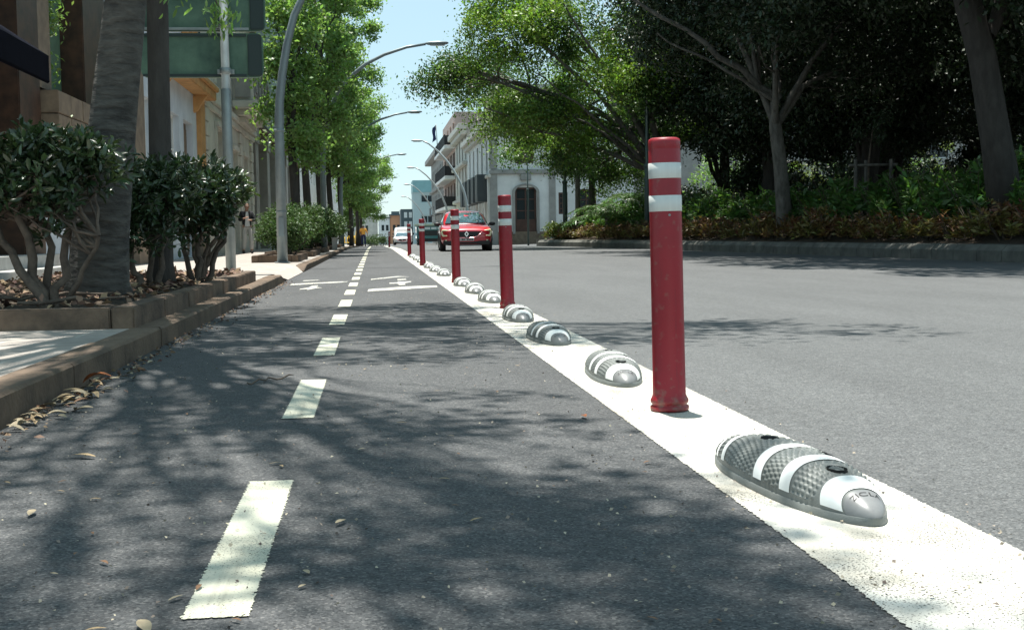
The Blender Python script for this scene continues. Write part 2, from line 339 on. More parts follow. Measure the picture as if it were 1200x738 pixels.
def leaf_mesh(name, P, L, m, parent, aspect=0.42, droop=0.25, N=None, fine=False, D=None):
    """many small folded leaves as one mesh; P (n,3) world points"""
    n = len(P); P = np.asarray(P, float)
    if D is None:
        d = rng.normal(size=(n, 3)); d[:, 2] -= droop
    else: d = D + rng.normal(size=(n, 3))*0.18
    d /= np.linalg.norm(d, axis=1)[:, None]
    u = rng.normal(size=(n, 3)); u[:, 2] += 1.3
    s = np.cross(d, u); s /= np.linalg.norm(s, axis=1)[:, None]; nn = np.cross(s, d)
    l = (L*rng.uniform(0.65, 1.25, n))[:, None]; wd = l*aspect*0.5
    if not fine:
        V = np.stack([P, P+d*l*0.5+s*wd+nn*wd*0.25, P+d*l-nn*l*0.08, P+d*l*0.5-s*wd+nn*wd*0.25], 1).reshape(-1, 3)
        k = 4; F = np.arange(n*4)
        nf = n; tot = 4; faces = F; starts = np.arange(n)*4
    else:
        V = np.stack([P, P+d*l*.4-nn*wd*.0, P+d*l*.78-nn*l*.05, P+d*l-nn*l*.14,
                      P+d*l*.38+s*wd*.9+nn*wd*.3, P+d*l*.75+s*wd*.85+nn*(wd*.25-l*.04),
                      P+d*l*.38-s*wd*.9+nn*wd*.3, P+d*l*.75-s*wd*.85+nn*(wd*.25-l*.04)], 1).reshape(-1, 3)
        tri = [(0, 4, 1), (4, 5, 2), (4, 2, 1), (5, 3, 2), (0, 1, 6), (6, 1, 2), (6, 2, 7), (7, 2, 3)]
        base = (np.arange(n)*8)[:, None, None]; faces = (np.array(tri)[None]+base).reshape(-1)
        nf = n*8; starts = np.arange(nf)*3
    off = np.array(parent.get('_w', (0, 0, 0))) if parent is not None else np.zeros(3)
    me = bpy.data.meshes.new(name)
    me.vertices.add(len(V)); me.vertices.foreach_set('co', (V-off).astype(np.float32).ravel())
    me.loops.add(len(faces)); me.loops.foreach_set('vertex_index', faces.astype(np.int32))
    me.polygons.add(nf); me.polygons.foreach_set('loop_start', starts.astype(np.int32))
    me.update(calc_edges=True); me.validate()
    me.materials.append(m)
    o = bpy.data.objects.new(name, me); C.objects.link(o)
    if parent is not None: o.parent = parent
    return o

def ell_pts(cl, n, puffs, sig, rmin=0.55):
    """cl = (x,y,z,rx,ry,rz): leaf points gathered in puffs near the shell of an ellipsoid"""
    c = np.array(cl[:3]); r = np.array(cl[3:6])
    pd = rng.normal(size=(puffs, 3)); pd /= np.linalg.norm(pd, axis=1)[:, None]
    pc = c + pd*r*rng.uniform(rmin, 1.0, (puffs, 1))
    idx = rng.integers(0, puffs, n); sg = sig*rng.uniform(0.6, 1.4, (puffs, 1))
    return pc[idx] + rng.normal(size=(n, 3))*sg[idx]*np.array([1, 1, 0.7]), pc

def wob(a, b, n, amp, sag=0.0):
    a = Vector(a); b = Vector(b); out = []
    for i in range(n+1):
        t = i/n; p = a.lerp(b, t)
        if 0 < i < n: p += Vector([random.uniform(-amp, amp) for _ in range(3)])
        p.z += sag*math.sin(PI*t); out.append(p)
    return out

def tree(name, label, cat, trunk, radii, clumps, leafL, dens, bark, leafm, group=None, sig=0.35, fork=None, twigs=4, limb_r=0.08, rmin=0.55, sag=0.3, aspect=0.5, puff_k=9, extra=None):
    t = thing(name, trunk[0], label, cat, group)
    mb = MB(); mb.tube(trunk, radii, 12)
    fk = Vector(fork or trunk[-1]); P = []; paths = []
    for cl in clumps:
        vol = cl[3]*cl[4]*cl[5]
        np_ = max(5, int(puff_k*(vol**(1/3))**2)); nl = int(dens*vol**(2/3)*100)
        pts, pc = ell_pts(cl, nl, np_, sig, rmin); P.append(pts)
        path = None; r0 = limb_r
        if paths and random.random() < .62:                 # most limbs branch off an earlier limb
            pp, pr = min(random.sample(paths, min(3, len(paths))), key=lambda q: (q[0][3]-Vector(cl[:3])).length); k0 = random.choice((1, 2, 3))
            path = wob(pp[k0], cl[:3], 6, 0.14, sag*.5); r0 = pr*(1-.75*k0/6)*.8
        if path is None: path = wob(fk, cl[:3], 6, 0.14, sag)
        paths.append((path, r0))
        mb.tube(path, [r0*(1-0.75*i/6) for i in range(7)], 7, cap=False)
        for j in range(min(twigs, np_)):
            q = random.randint(2, 6)
            mb.tube(wob(path[q], pc[j], 4, 0.10), [r0*0.32, r0*.25, r0*.18, r0*.12, r0*.05], 5, cap=False)
    if extra:
        for pth, rr in extra: mb.tube(pth, rr, 8, cap=False)
    mb.build('trunk', bark, t)
    leaf_mesh('crown', np.concatenate(P), leafL, leafm, t, aspect=aspect)
    return t

# ================================================================== SETTING
def strip(name, x0, x1, y0, y1, dz, m, ny=None):
    """a sheet along the street that follows its dip; x0/x1 numbers or functions of y"""
    fx0 = x0 if callable(x0) else (lambda y: x0); fx1 = x1 if callable(x1) else (lambda y: x1)
    ys = sorted(set([y0, y1]+[y for y in list(range(-40, 160, 4))+list(range(160, 1600, 40)) if y0 < y < y1]))
    mb = MB(); vs = []
    for y in ys: vs += [(fx0(y), y, zt(y)+dz), (fx1(y), y, zt(y)+dz)]
    mb.add(vs, [(2*i, 2*i+1, 2*i+3, 2*i+2) for i in range(len(ys)-1)])
    return struct(name, mb, m)
M_GROUND = mat('ground_dust', (0.16, 0.155, 0.145), 0.9, var=0.3, scale=0.3)
strip('ground', -600, 600, -40, 1500, -0.03, M_GROUND)
def kx(y):                                   # kerb line of the park and, farther on, of the right pavement
    pts = [(-40, 11.8), (0, 11.2), (19, 10.65), (31, 10.0), (45, 9.1), (58, 8.1), (75, 6.6), (90, 6.3), (170, 6.3), (1500, 6.3)]
    for (a, xa), (b, xb) in zip(pts, pts[1:]):
        if y <= b: return xa+(xb-xa)*(y-a)/(b-a)
strip('road', 0.9, lambda y: kx(y)+0.05, -40, 330, 0.004, M_ROAD)
strip('bike_lane', -1.5, 0.9, -40, 108, 0.0045, M_LANE)
side = MB().add([(8.0, 62.6, zt(62.6)-0.01), (80, 62.6, 0.9), (80, 79.5, 0.9), (6.6, 79.5, zt(79.5)+0.003)], [(0, 1, 2, 3)]); struct('side_street', side, M_ROAD)
# solid edge line: local x around its own centre so that its worn edge follows it
ys = list(range(-4, 109, 4)); mb = MB(); vs = []
for y in ys: vs += [(-0.215, y, zt(y)), (0.215, y, zt(y))]
mb.add(vs, [(2*i, 2*i+1, 2*i+3, 2*i+2) for i in range(len(ys)-1)])
ln = struct('edge_line', mb, M_LINE); ln.location = (0.975, 0, 0.0070)
mb = MB().add([(-0.075, -0.575, 0), (0.075, -0.575, 0), (0.075, 0.575, 0), (-0.075, 0.575, 0)], [(0, 1, 2, 3)])
dash0 = struct('centre_dash', mb, M_DASH)
for i in range(46):
    d = dash0 if i == 0 else dash0.copy()
    if i: C.objects.link(d)
    y = 2.49+2.135*(i-1); d.location = (-0.26, y, zt(y)+0.0072)
def mark(polys):
    mb = MB()
    for p in polys: mb.add([(x, y, 0.010) for x, y in p], [tuple(range(len(p)))])
    return struct('lane_marking', mb, M_MARK)
# the two worn pictograms of the lane (thin bar, small cross shape)
mark([[(-1.03, 15.25), (-0.36, 15.95), (-0.34, 16.3), (-0.6, 16.15), (-1.04, 15.75)],
      [(-0.84, 13.95), (-0.76, 14.1), (-0.74, 13.85), (-0.68, 14.2), (-0.60, 14.35), (-0.67, 14.6), (-0.68, 15.1), (-0.75, 15.0), (-0.76, 14.5), (-0.84, 14.2)],
      [(-0.95, 16.6), (-0.75, 16.8), (-0.75, 17.05), (-0.95, 16.9)]])
mark([[(-0.08, 13.15), (0.70, 13.95), (0.72, 14.45), (0.35, 14.3), (-0.07, 13.75)],
      [(0.18, 15.15), (0.27, 15.2), (0.29, 14.7), (0.36, 14.75), (0.37, 15.3), (0.46, 15.6), (0.46, 15.95), (0.36, 15.8), (0.30, 15.9), (0.28, 15.6), (0.18, 15.5)],
      [(0.30, 16.3), (0.42, 16.4), (0.42, 16.9), (0.30, 16.8)],
      [(-0.05, 16.6), (0.35, 17.6), (0.5, 17.6), (0.35, 18.0), (-0.05, 17.0)]])

# ---- left pavement, kerb, driveway ramp
def slab(mb, x0, x1, y0, y1, z):
    ys = sorted(set([y0, y1]+[y for y in range(-40, 180, 6) if y0 < y < y1]))
    vs = []
    for y in ys: vs += [(x0, y, zt(y)+z), (x1, y, zt(y)+z)]
    mb.add(vs, [(2*i, 2*i+1, 2*i+3, 2*i+2) for i in range(len(ys)-1)])
mb = MB(); slab(mb, -8, -1.9, -20, 170, 0.11); slab(mb, -1.9, -1.335, -20, 16.6, 0.11); slab(mb, -1.9, -1.335, 21.4, 170, 0.11)
mb.add([(-1.9, 16.6, .11), (-1.18, 17.2, .012), (-1.18, 20.8, .012), (-1.9, 21.4, .11)], [(0, 1, 2, 3)])
mb.add([(-1.9, 16.6, .11), (-1.335, 16.6, .11), (-1.18, 17.2, .012)], [(0, 1, 2)])
mb.add([(-1.9, 21.4, .11), (-1.18, 20.8, .012), (-1.335, 21.4, .11)], [(0, 1, 2)])
struct('sidewalk', mb, M_TILE)
def kerb_run(y0, y1, ramp0, ramp1, xo=-1.18, wd=0.155, h=0.114, length=1.0):
    mb = MB(); y = y0
    while y < y1-0.05:
        e = min(y+length, y1)
        za = 0.03 if (ramp0 and y == y0) else h; zb = 0.02 if (ramp1 and e >= y1-0.05) else h
        dz = random.uniform(-0.003, 0.003); j = random.uniform(-0.003, 0.003)
        a, b = y+0.004, e-0.004; A, B = zt(y), zt(e)
        v = [(xo-wd, a, A-.1), (xo+j, a, A-.1), (xo+j, b, B-.1), (xo-wd, b, B-.1), (xo-wd, a, A+za+dz), (xo-.012+j, a, A+za+dz), (xo-.012+j, b, B+zb+dz), (xo-wd, b, B+zb+dz),
             (xo+j, a, A+za+dz-.012), (xo+j, b, B+zb+dz-.012)]
        mb.add(v, [(4, 5, 6, 7), (5, 8, 9, 6), (8, 1, 2, 9), (0, 1, 8, 5, 4), (3, 7, 6, 9, 2), (0, 4, 7, 3)])
        y = e
    return struct('kerb', mb, M_KERB)
kerb_run(-6, 16.8, False, True); kerb_run(21, 150, True, False)

# ---- park kerb and raised ground
def zp(x, y):                                # park ground rising away from the road
    d = x-kx(y)
    return zt(y) + 0.27 + min(max(d-0.3, 0), 2.5)*0.2 + max(d-2.8, 0)*0.10 if d < 12 else zt(y)+0.27+0.5+0.92
mb = MB(); ysk = [y for y in np.arange(-20, 60.1, 0.8)]
vs = []
for a, b in zip(ysk, ysk[1:]):
    a2, b2 = a+0.01, b-0.01
    for (y) in (a2, b2):
        k = kx(y); z = zt(y); vs += [(k, y, z-.05), (k, y, z+.19), (k+.10, y, z+.29), (k+.34, y, z+.30), (k+.34, y, z+.1)]
fs = []
for i in range(len(ysk)-1):
    o = i*10; fs += [(o+j, o+j+1, o+j+6, o+j+5) for j in range(4)] + [(o, o+1, o+2, o+3, o+4), (o+9, o+8, o+7, o+6, o+5)]
mb.add(vs, fs); struct('park_kerb', mb, M_PKERB)
mb = MB(); k = kx(60); mb.box(k, 40, 59.98, 60.3, -.1, .27); struct('park_kerb', mb, M_PKERB)
xs_ = [0.3, 1.0, 1.8, 2.8, 5, 8, 11.9, 20, 40]; ysp = list(np.arange(-20, 60.1, 4)); vs = []
for y in ysp:
    for dx in xs_: vs.append((kx(y)+dx, y, zp(kx(y)+min(dx, 11.9), y)))
n_ = len(xs_); mb = MB(); mb.add(vs, [(i*n_+j, i*n_+j+1, (i+1)*n_+j+1, (i+1)*n_+j) for i in range(len(ysp)-1) for j in range(n_-1)], True)
struct('park_ground', mb, M_SOIL)
# right pavement beyond the side street
mb = MB(); ys2 = list(range(80, 171, 5)); vs = []
for y in ys2: vs += [(6.3, y, zt(y)-.02), (6.3, y, zt(y)+.12), (8, y, zt(y)+.12)]
mb.add(vs, [(3*i+j, 3*i+j+1, 3*i+j+4, 3*i+j+3) for i in range(len(ys2)-1) for j in range(2)]); struct('sidewalk', mb, M_TILE)

# ================================================================== BUILDINGS
class Fac:
    """a facade plane: u runs along it, d outwards, z up"""
    def __init__(s, o, ud, nd): s.o = Vector(o); s.u = Vector(ud); s.n = Vector(nd)
    def p(s, u, d, z): return tuple(s.o+s.u*u+s.n*d+Vector((0, 0, z)))
    def wall(s, u0, u1, z0, z1, holes, depth=0.22, d=0.0):
        mb = MB(); us = sorted(set([u0, u1]+[h[i] for h in holes for i in (0, 1)])); zs = sorted(set([z0, z1]+[h[i] for h in holes for i in (2, 3)]))
        for a, b in zip(us, us[1:]):
            for c, e in zip(zs, zs[1:]):
                um, zm = (a+b)/2, (c+e)/2
                if any(h[0] < um < h[1] and h[2] < zm < h[3] for h in holes): continue
                mb.add([s.p(a, d, c), s.p(b, d, c), s.p(b, d, e), s.p(a, d, e)], [(0, 1, 2, 3)])
        for h in holes:
            a, b, c, e = h[:4]
            for q in ([(a, c), (b, c)], [(b, c), (b, e)], [(b, e), (a, e)], [(a, e), (a, c)]):
                mb.add([s.p(q[0][0], d, q[0][1]), s.p(q[1][0], d, q[1][1]), s.p(q[1][0], d-depth, q[1][1]), s.p(q[0][0], d-depth, q[0][1])], [(0, 1, 2, 3)])
        return mb
    def bx(s, mb, u0, u1, d0, d1, z0, z1):
        v = [s.p(u, d, z) for z in (z0, z1) for d in (d0, d1) for u in (u0, u1)]
        return mb.add(v, [(0, 2, 3, 1), (4, 5, 7, 6), (0, 1, 5, 4), (2, 6, 7, 3), (0, 4, 6, 2), (1, 3, 7, 5)])
    def window(s, root, h, depth=0.2, nu=2, nz=3, fm=None, gm=None, fw_=0.06, name='window', d=0.0):
        a, b, c, e = h[:4]; fm = fm or M_WHITEP; gm = gm or M_GLASS; D = d-depth
        mb = MB()
        s.bx(mb, a, a+fw_, D, D+.06, c, e); s.bx(mb, b-fw_, b, D, D+.06, c, e)
        s.bx(mb, a+fw_, b-fw_, D, D+.058, c, c+fw_); s.bx(mb, a+fw_, b-fw_, D, D+.058, e-fw_, e)
        for i in range(1, nu): u = a+(b-a)*i/nu; s.bx(mb, u-fw_*.35, u+fw_*.35, D, D+.052, c+fw_, e-fw_)
        for i in range(1, nz): z = c+(e-c)*i/nz; s.bx(mb, a+fw_, b-fw_, D, D+.045, z-fw_*.3, z+fw_*.3)
        f = mb.build(name, fm, root)
        g = MB(); g.add([s.p(a, D+.02, c), s.p(b, D+.02, c), s.p(b, D+.02, e), s.p(a, D+.02, e)], [(0, 1, 2, 3)]); g.build('pane', gm, f)
        return f
    def door(s, root, h, m, depth=0.2, name='door'):
        a, b, c, e = h[:4]; mb = MB(); s.bx(mb, a, b, -depth-.04, -depth+.02, c, e)
        mid = (a+b)/2
        for (p, q) in ((a+.08, mid-.04), (mid+.04, b-.08)):
            for (z0, z1) in ((c+.15, c+(e-c)*.42), (c+(e-c)*.48, e-.15)): s.bx(mb, p, q, -depth+.02, -depth+.045, z0, z1)
        return mb.build(name, m, root)
    def body(s, root, u0, u1, z0, z1, thick, m, d=-0.35, name='building_core'):
        mb = MB(); s.bx(mb, u0, u1, d-thick, d, z0, z1); return mb.build(name, m, root)

FL = Fac((-4.6, 0, 0.11), (0, 1, 0), (1, 0, 0))
# --- A: brown granite block with awning
A = thing('granite_building', (-4.6, 16, 0.1), 'dark brown granite building with green panels behind the large leaning trunk', 'building')
mb = MB(); FL.bx(mb, 8, 22.5, -4, -0.8, -.1, 9); mb.build('wall', M_DARKI, A)
for (a, b, mm, z1, d1) in ((17.0, 18.05, M_GRAN, 9, .02), (20.62, 22.3, M_GRAN, 9, .06), (11.5, 12.4, M_GRAN, 9, .02)):
    mb = MB(); FL.bx(mb, a, b, -.78, d1, 0, z1); mb.build('column', mm, A, bevel=.015)
mb = MB(); FL.bx(mb, 18.05, 18.76, -.6, .0, 2.63, 9); mb.build('pier', M_TAN, A)
mb = MB(); FL.bx(mb, 19.8, 20.6, -.7, -.3, .2, 9); mb.build('panel', M_GREENP, A)
mb = MB()
for i in range(4):
    for j, zz in enumerate((1.95, 2.28)): FL.bx(mb, 18.2+i*.75, 18.94+i*.75, -.3, .22+.004*((i+j) % 2), zz, zz+.32)
mb.build('parapet', M_TAN, A, bevel=.01)
mb = MB(); FL.bx(mb, 16.3, 16.98, -.5, -.45, .3, 1.7); o = mb.build('door', M_GREENP, A)
mb = MB(); FL.bx(mb, 15.2, 16.15, -.5, -.45, 2.75, 6); mb.build('window', mat('blue_glass', (.10, .2, .24), .1, spec=.9), A)
mb = MB(); FL.bx(mb, 18.7, 20.3, -.5, -.2, 0.05, 1.9); mb.build('shop_panel', M_BLUEW, A)
mb = MB(); FL.bx(mb, 13, 17.9, -.4, .28, 0, .30); FL.bx(mb, 12, 17.4, .28, .6, 0, .14); mb.build('step', mat('step_stone', (.4, .4, .38), .8, var=.25), A, bevel=.01)
P, _ = ell_pts((-4.75, 19.0, 4.6, .22, .22, 2.3), 2600, 60, .12, .1)
iv = thing('climbing_plant', (-4.75, 19.0, 2.8), 'narrow strip of climbing leaves between the stone pier and the green panel', 'plant')
leaf_mesh('foliage', P, .09, M_LST, iv)
mb = MB(); mb.tube([(-4.8, 19, 2.8), (-4.7, 19.05, 4), (-4.8, 19, 6.5)], .02, 5); mb.build('stem', M_STEM, iv)
# awning
aw = thing('awning', (-4.6, 12, 2.6), 'dark navy fabric awning projecting at the top left over the shop front', 'awning')
mb = MB()
prof = [(0, 3.15), (0.5, 2.9), (1.0, 2.56), (1.0, 2.27)]
vs = [FL.p(u, d, z) for u in (9.5, 14.6) for d, z in prof] + [FL.p(u, d-.02, z-.02) for u in (9.5, 14.6) for d, z in prof]
mb.add(vs, [(i, i+1, i+5, i+4) for i in range(3)]+[(8+i, 12+i, 13+i, 9+i) for i in range(3)]+[(4, 5, 6, 7, 15, 14, 13, 12)]); mb.build('canopy', M_NAVY, aw)
mb = MB(); mb.tube([FL.p(14.55, -.02, 2.75), FL.p(14.55, .96, 2.5)], .02, 6); mb.tube([FL.p(9.6, .98, 2.5), FL.p(14.58, .98, 2.5)], .02, 6); mb.build('arm', M_BLACK, aw)
# --- B: white-blue house with ochre trim
B = thing('ochre_trim_house', (-4.6, 28.5, 0.1), 'pale blue white house with ochre cornice brackets and corner pilaster', 'building')
hs = [(28.3, 30.7, 1.0, 3.42), (31.4, 33.0, 0.05, 3.42), (25.6, 27.0, 1.0, 3.4)]
FL.wall(22.5, 34.6, 0, 8, hs).build('wall', M_BLUEW, B); FL.body(B, 22.5, 34.6, 0, 7.9, 6, M_DARKI)
FL.window(B, hs[0], nu=2, nz=3); FL.window(B, hs[2], nu=2, nz=3); FL.door(B, hs[1], mat('tan_door', (.22, .15, .1), .7, var=.3))
mb = MB(); FL.bx(mb, 27.0, 34.7, .0, .42, 4.2, 4.42); FL.bx(mb, 27, 34.7, .0, .5, 4.42, 4.55); mb.build('cornice', M_ORANGE, B, bevel=.02)
for u in (28.2, 33.3):
    mb = MB(); v = [FL.p(a, d, z) for a in (u-.1, u+.1) for d, z in ((0, 3.75), (.1, 3.8), (.36, 4.19), (0, 4.19))]
    mb.add(v, [(0, 1, 2, 3), (7, 6, 5, 4), (0, 4, 5, 1), (1, 5, 6, 2), (2, 6, 7, 3), (3, 7, 4, 0)]); mb.build('bracket', M_ORANGE, B)
for u in (31.6, 32.4, 33.2):
    mb = MB(); FL.bx(mb, u-.12, u+.12, .02, .16, 4.56, 6.0); mb.build('baluster_pier', M_ORANGE, B)
mb = MB(); FL.bx(mb, 33.7, 34.55, -.1, .12, 2.4, 4.2); mb.build('pilaster', M_ORANGE, B)
mb = MB()
for i in range(6): FL.bx(mb, 33.72 if i % 2 else 33.6, 34.5, -.1, .10, i*.4, i*.4+.37)
mb.build('quoin', M_TAN, B, bevel=.015)
mb = MB(); FL.bx(mb, 24.3, 25.3, -.1, .15, 0, 4.6); mb.build('pilaster', M_TAN, B)
# --- C: cream ornate house
Cb = thing('ornate_house', (-4.6, 41, 0.1), 'cream stucco house with carved bay balcony left of the curved lamp post', 'building')
hs = [(37.3, 38.9, 1.0, 3.7), (41.2, 42.6, .1, 3.3), (44.6, 45.9, .9, 3.3), (37.4, 38.8, 5.0, 7.2)]
FL.wall(34.6, 48.6, 0, 8.6, hs, d=.05).build('wall', M_CREAM, Cb); FL.body(Cb, 34.6, 48.6, 0, 8.5, 6, M_DARKI)
for h in hs: FL.window(Cb, h, nu=2, nz=4, fm=M_CREAM, d=.05)
mb = MB(); FL.bx(mb, 34.6, 48.6, .05, .22, 4.3, 4.5); FL.bx(mb, 34.6, 48.6, .05, .15, 4.1, 4.28); FL.bx(mb, 34.6, 48.6, .05, .4, 8.3, 8.6); mb.build('cornice', M_CREAM, Cb, bevel=.02)
for u in (34.7, 39.8, 43.4, 47.2):
    mb = MB()
    for i in range(10): FL.bx(mb, u, u+(.7 if i % 2 else .85), .04, .13, .1+i*.4, .1+i*.4+.36)
    mb.build('quoin', M_CREAM, Cb, bevel=.01)
for h in hs:
    mb = MB(); FL.bx(mb, h[0]-.15, h[1]+.15, .05, .17, h[3]+.04, h[3]+.2); FL.bx(mb, h[0]-.18, h[0]-.03, .05, .12, h[2], h[3]+.04); FL.bx(mb, h[1]+.03, h[1]+.18, .05, .12, h[2], h[3]+.04); mb.build('window_surround', M_CREAM, Cb, bevel=.01)
bay = MB(); FL.bx(bay, 41.8, 47.6, .05, .85, 4.75, 5.0); FL.bx(bay, 42.0, 47.4, .05, .72, 5.0, 6.4); FL.bx(bay, 41.8, 47.6, .05, .85, 6.4, 6.6); FL.bx(bay, 42.2, 47.2, .05, .6, 4.55, 4.75); FL.bx(bay, 42.6, 46.8, .05, .4, 4.35, 4.55)
by = bay.build('bay_balcony', M_CREAM, Cb, bevel=.03)
mb = MB()
for u in np.arange(42.4, 47.2, 1.2):
    FL.bx(mb, u, u+.9, .72, .76, 5.2, 6.25); FL.bx(mb, u+.12, u+.78, .76, .79, 5.32, 6.12)
mb.build('relief_panel', M_STONEG, by, bevel=.02)
mb = MB(); FL.bx(mb, 41.9, 42.0, .15, .65, 5.1, 6.3); mb.build('relief_panel', M_STONEG, by)
# --- D: grey-green modern block with an overhang
D_ = thing('modern_block', (-4.6, 60, 0.1), 'tall grey green rendered block with overhanging upper floors behind the curved lamp post', 'building')
FD = Fac((-4.3, 0, zt(60)+.11), (0, 1, 0), (1, 0, 0))
hs = [(u, u+4.0, z, z+1.9) for u in (62.5, 68.5, 74.5) for z in (6.6, 9.6, 12.2, 15)]
FD.wall(48.6, 80, 5.0, 18, hs, depth=.3).build('wall', M_GREYP, D_)
mb = MB(); FD.bx(mb, 48.6, 80, -8, -.34, 5.02, 17.9); mb.build('building_core', M_DARKI, D_)
mb = MB(); mb.add([FD.p(48.6, 0, 5), FD.p(48.6, -8, 5), FD.p(48.6, -8, 18), FD.p(48.6, 0, 18)], [(0, 1, 2, 3)]); mb.build('gable_wall', M_GREYP, D_)
for h in hs: FD.window(D_, h, depth=.25, nu=3, nz=1, fm=M_PALEB, gm=mat('sky_glass', (.05, .10, .13), .1, spec=1))
mb = MB(); FD.bx(mb, 48.7, 80, -3, -.02, 4.9, 4.99); mb.build('soffit', M_WOOD, D_)
mb = MB(); FD.bx(mb, 48.7, 80, -3.4, -3.0, -.3, 4.9); mb.build('recessed_wall', M_STONEG, D_)
for u in (49.2, 54.5, 60, 66, 72): 
    mb = MB(); FD.bx(mb, u, u+1.3, -.9, -.2, -.3, 4.2); FD.bx(mb, u-.05, u+1.35, -.95, -.15, 4.2, 4.9); mb.build('column', M_STONEG, D_, bevel=.02)
# --- E: pale row behind the street trees
E_ = thing('pale_terrace', (-4.6, 100, -.1), 'long pale terrace almost hidden behind the street trees on the left', 'building')
FE = Fac((-4.6, 0, -.4), (0, 1, 0), (1, 0, 0)); hs = [(u, u+1.3, z, z+2) for u in np.arange(82, 168, 4.2) for z in (1.2, 5.0)]
FE.wall(80, 170, 0, 8.5, hs).build('wall', M_WHITEP, E_); FE.body(E_, 80, 170, 0, 8.4, 6, M_DARKI)
for h in hs: FE.window(E_, h, nu=2, nz=2)

# --- right side, beyond the side street
FR = Fac((7.6, 0, 0), (0, 1, 0), (-1, 0, 0))
z8 = zt(85)
R1 = thing('corner_house', (10, 85, z8), 'white and grey two storey corner house with arched brown window behind the red posts', 'building')
FF = Fac((0, 80, z8), (1, 0, 0), (0, -1, 0))
arch = (9.15, 10.55, .75, 3.75); hs = [arch, (13.2, 14.5, .9, 3.6), (12.0, 12.6, 2.0, 3.4), (9.2, 10.4, 5.3, 7.0), (13, 14.2, 5.3, 7.0)]
FF.wall(7.6, 17, 0, 8.0, hs).build('front_wall', M_WHITEP, R1)
for h in hs: FF.window(R1, h, nu=2, nz=4, fm=M_WOOD, fw_=.12)
mb = MB(); FF.bx(mb, 9.2, 10.5, -.12, -.05, .75, 1.7); mb.build('window_panel', M_WOOD, R1)
mb = MB(); n = 14
for i in range(n):
    a0 = PI*i/n; a1 = PI*(i+1)/n; c = 9.85; r0, r1 = .70, .88
    v = [FF.p(c+r*math.cos(a), d, 3.45+(r-.0)*.62*math.sin(a)) for a in (a0, a1) for r in (r0, r1) for d in (0, .12)]
    mb.add(v, [(0, 2, 6, 4), (1, 5, 7, 3), (2, 3, 7, 6), (0, 4, 5, 1)])
FF.bx(mb, 8.97, 9.13, .0, .12, .75, 3.45); FF.bx(mb, 10.57, 10.73, .0, .12, .75, 3.45)
mb.build('window_surround', M_STONEG, R1)
for q in ((7.5, 8.0, 0, 4.6), (11.4, 11.8, 0, 4.6), (7.5, 8.0, 4.96, 7.6)):
    mb = MB(); FF.bx(mb, q[0], q[1], .0, .1, q[2], q[3]); mb.build('pilaster', M_STONEG, R1)
mb = MB(); FF.bx(mb, 7.6, 17, .0, .06, -.1, .9); mb.build('plinth', M_TAN, R1)
mb = MB(); FF.bx(mb, 7.5, 17, 0, .18, 4.62, 4.9); FF.bx(mb, 7.5, 17, 0, .5, 7.6, 8.0); FF.bx(mb, 9.5, 10.2, .0, .2, 4.2, 4.62); mb.build('cornice', M_STONEG, R1, bevel=.03)
hs = [(u, u+1.0, .9, 3.4) for u in np.arange(81.5, 99, 2.4)]+[(u, u+1.2, 4.9, 7.0) for u in np.arange(82.2, 99, 3.6)]
FR1 = Fac((7.6, 0, z8), (0, 1, 0), (-1, 0, 0))
FR1.wall(80, 100, 0, 8.0, hs).build('side_wall', M_WHITEP, R1)
for h in hs: FR1.window(R1, h, nu=2, nz=3, fm=M_STONEG)
for u in np.arange(80.6, 99.5, 2.4):
    mb = MB(); FR1.bx(mb, u, u+.55, 0, .15, 0, 4.6); mb.build('pilaster', M_WHITEP, R1)
mb = MB(); FR1.bx(mb, 79.8, 100, .0, .25, 4.4, 4.62); FR1.bx(mb, 79.5, 100, 0, .55, 7.6, 8.0); FR1.bx(mb, 79.8, 100, 0, .3, 7.3, 7.6); mb.build('cornice', M_CREAM, R1, bevel=.03)
for u in (81.8, 85.4, 89, 92.6, 96.2):
    mb = MB(); FR1.bx(mb, u, u+1.9, .02, .75, 2.9, 3.05); FR1.bx(mb, u, u+1.9, .68, .75, 3.05, 4.7); FR1.bx(mb, u, u+.06, .02, .68, 3.05, 4.7); FR1.bx(mb, u+1.84, u+1.9, .02, .68, 3.05, 4.7); mb.build('balcony', M_SLATE, R1, bevel=.01)
mb = MB(); mb.box(7.95, 16.9, 80.35, 99.9, z8, z8+7.9); mb.build('building_core', M_DARKI, R1)
R1b = thing('rear_annexe', (11, 97, z8), 'pinkish taller block rising behind the roof of the corner house', 'building')
mb = MB(); mb.box(9.2, 15, 92, 102, z8, z8+11.5); mb.build('wall', M_PINK, R1b); mb = MB(); mb.box(9.0, 15.2, 91.8, 102.2, z8+11.5, z8+11.8); mb.build('cornice', M_CREAM, R1b)
mb = MB()
for x in (10, 11.8, 13.6): mb.box(x, x+.8, 91.96, 92.2, z8+9, z8+10.6)
mb.build('window', M_GLASS, R1b)
R2 = thing('cream_cornice_house', (7.6, 106, zt(106)), 'cream house with deep layered cornices right of the dark balconies', 'building')
F2 = Fac((7.6, 0, zt(106)), (0, 1, 0), (-1, 0, 0)); hs = [(u, u+1.3, z, z+2.1) for u in (101, 104.5, 108, 111.2) for z in (1, 4.3, 7.0)]
F2.wall(100, 114, 0, 9.8, hs).build('wall', M_CREAM, R2); F2.body(R2, 100, 114, 0, 9.7, 6, M_DARKI)
mb = MB(); mb.box(7.6, 14, 99.98, 100.2, z8+7.9, zt(106)+9.8); mb.build('party_wall', M_CREAM, R2)
for h in hs: F2.window(R2, h, nu=2, nz=3, fm=M_WOOD)
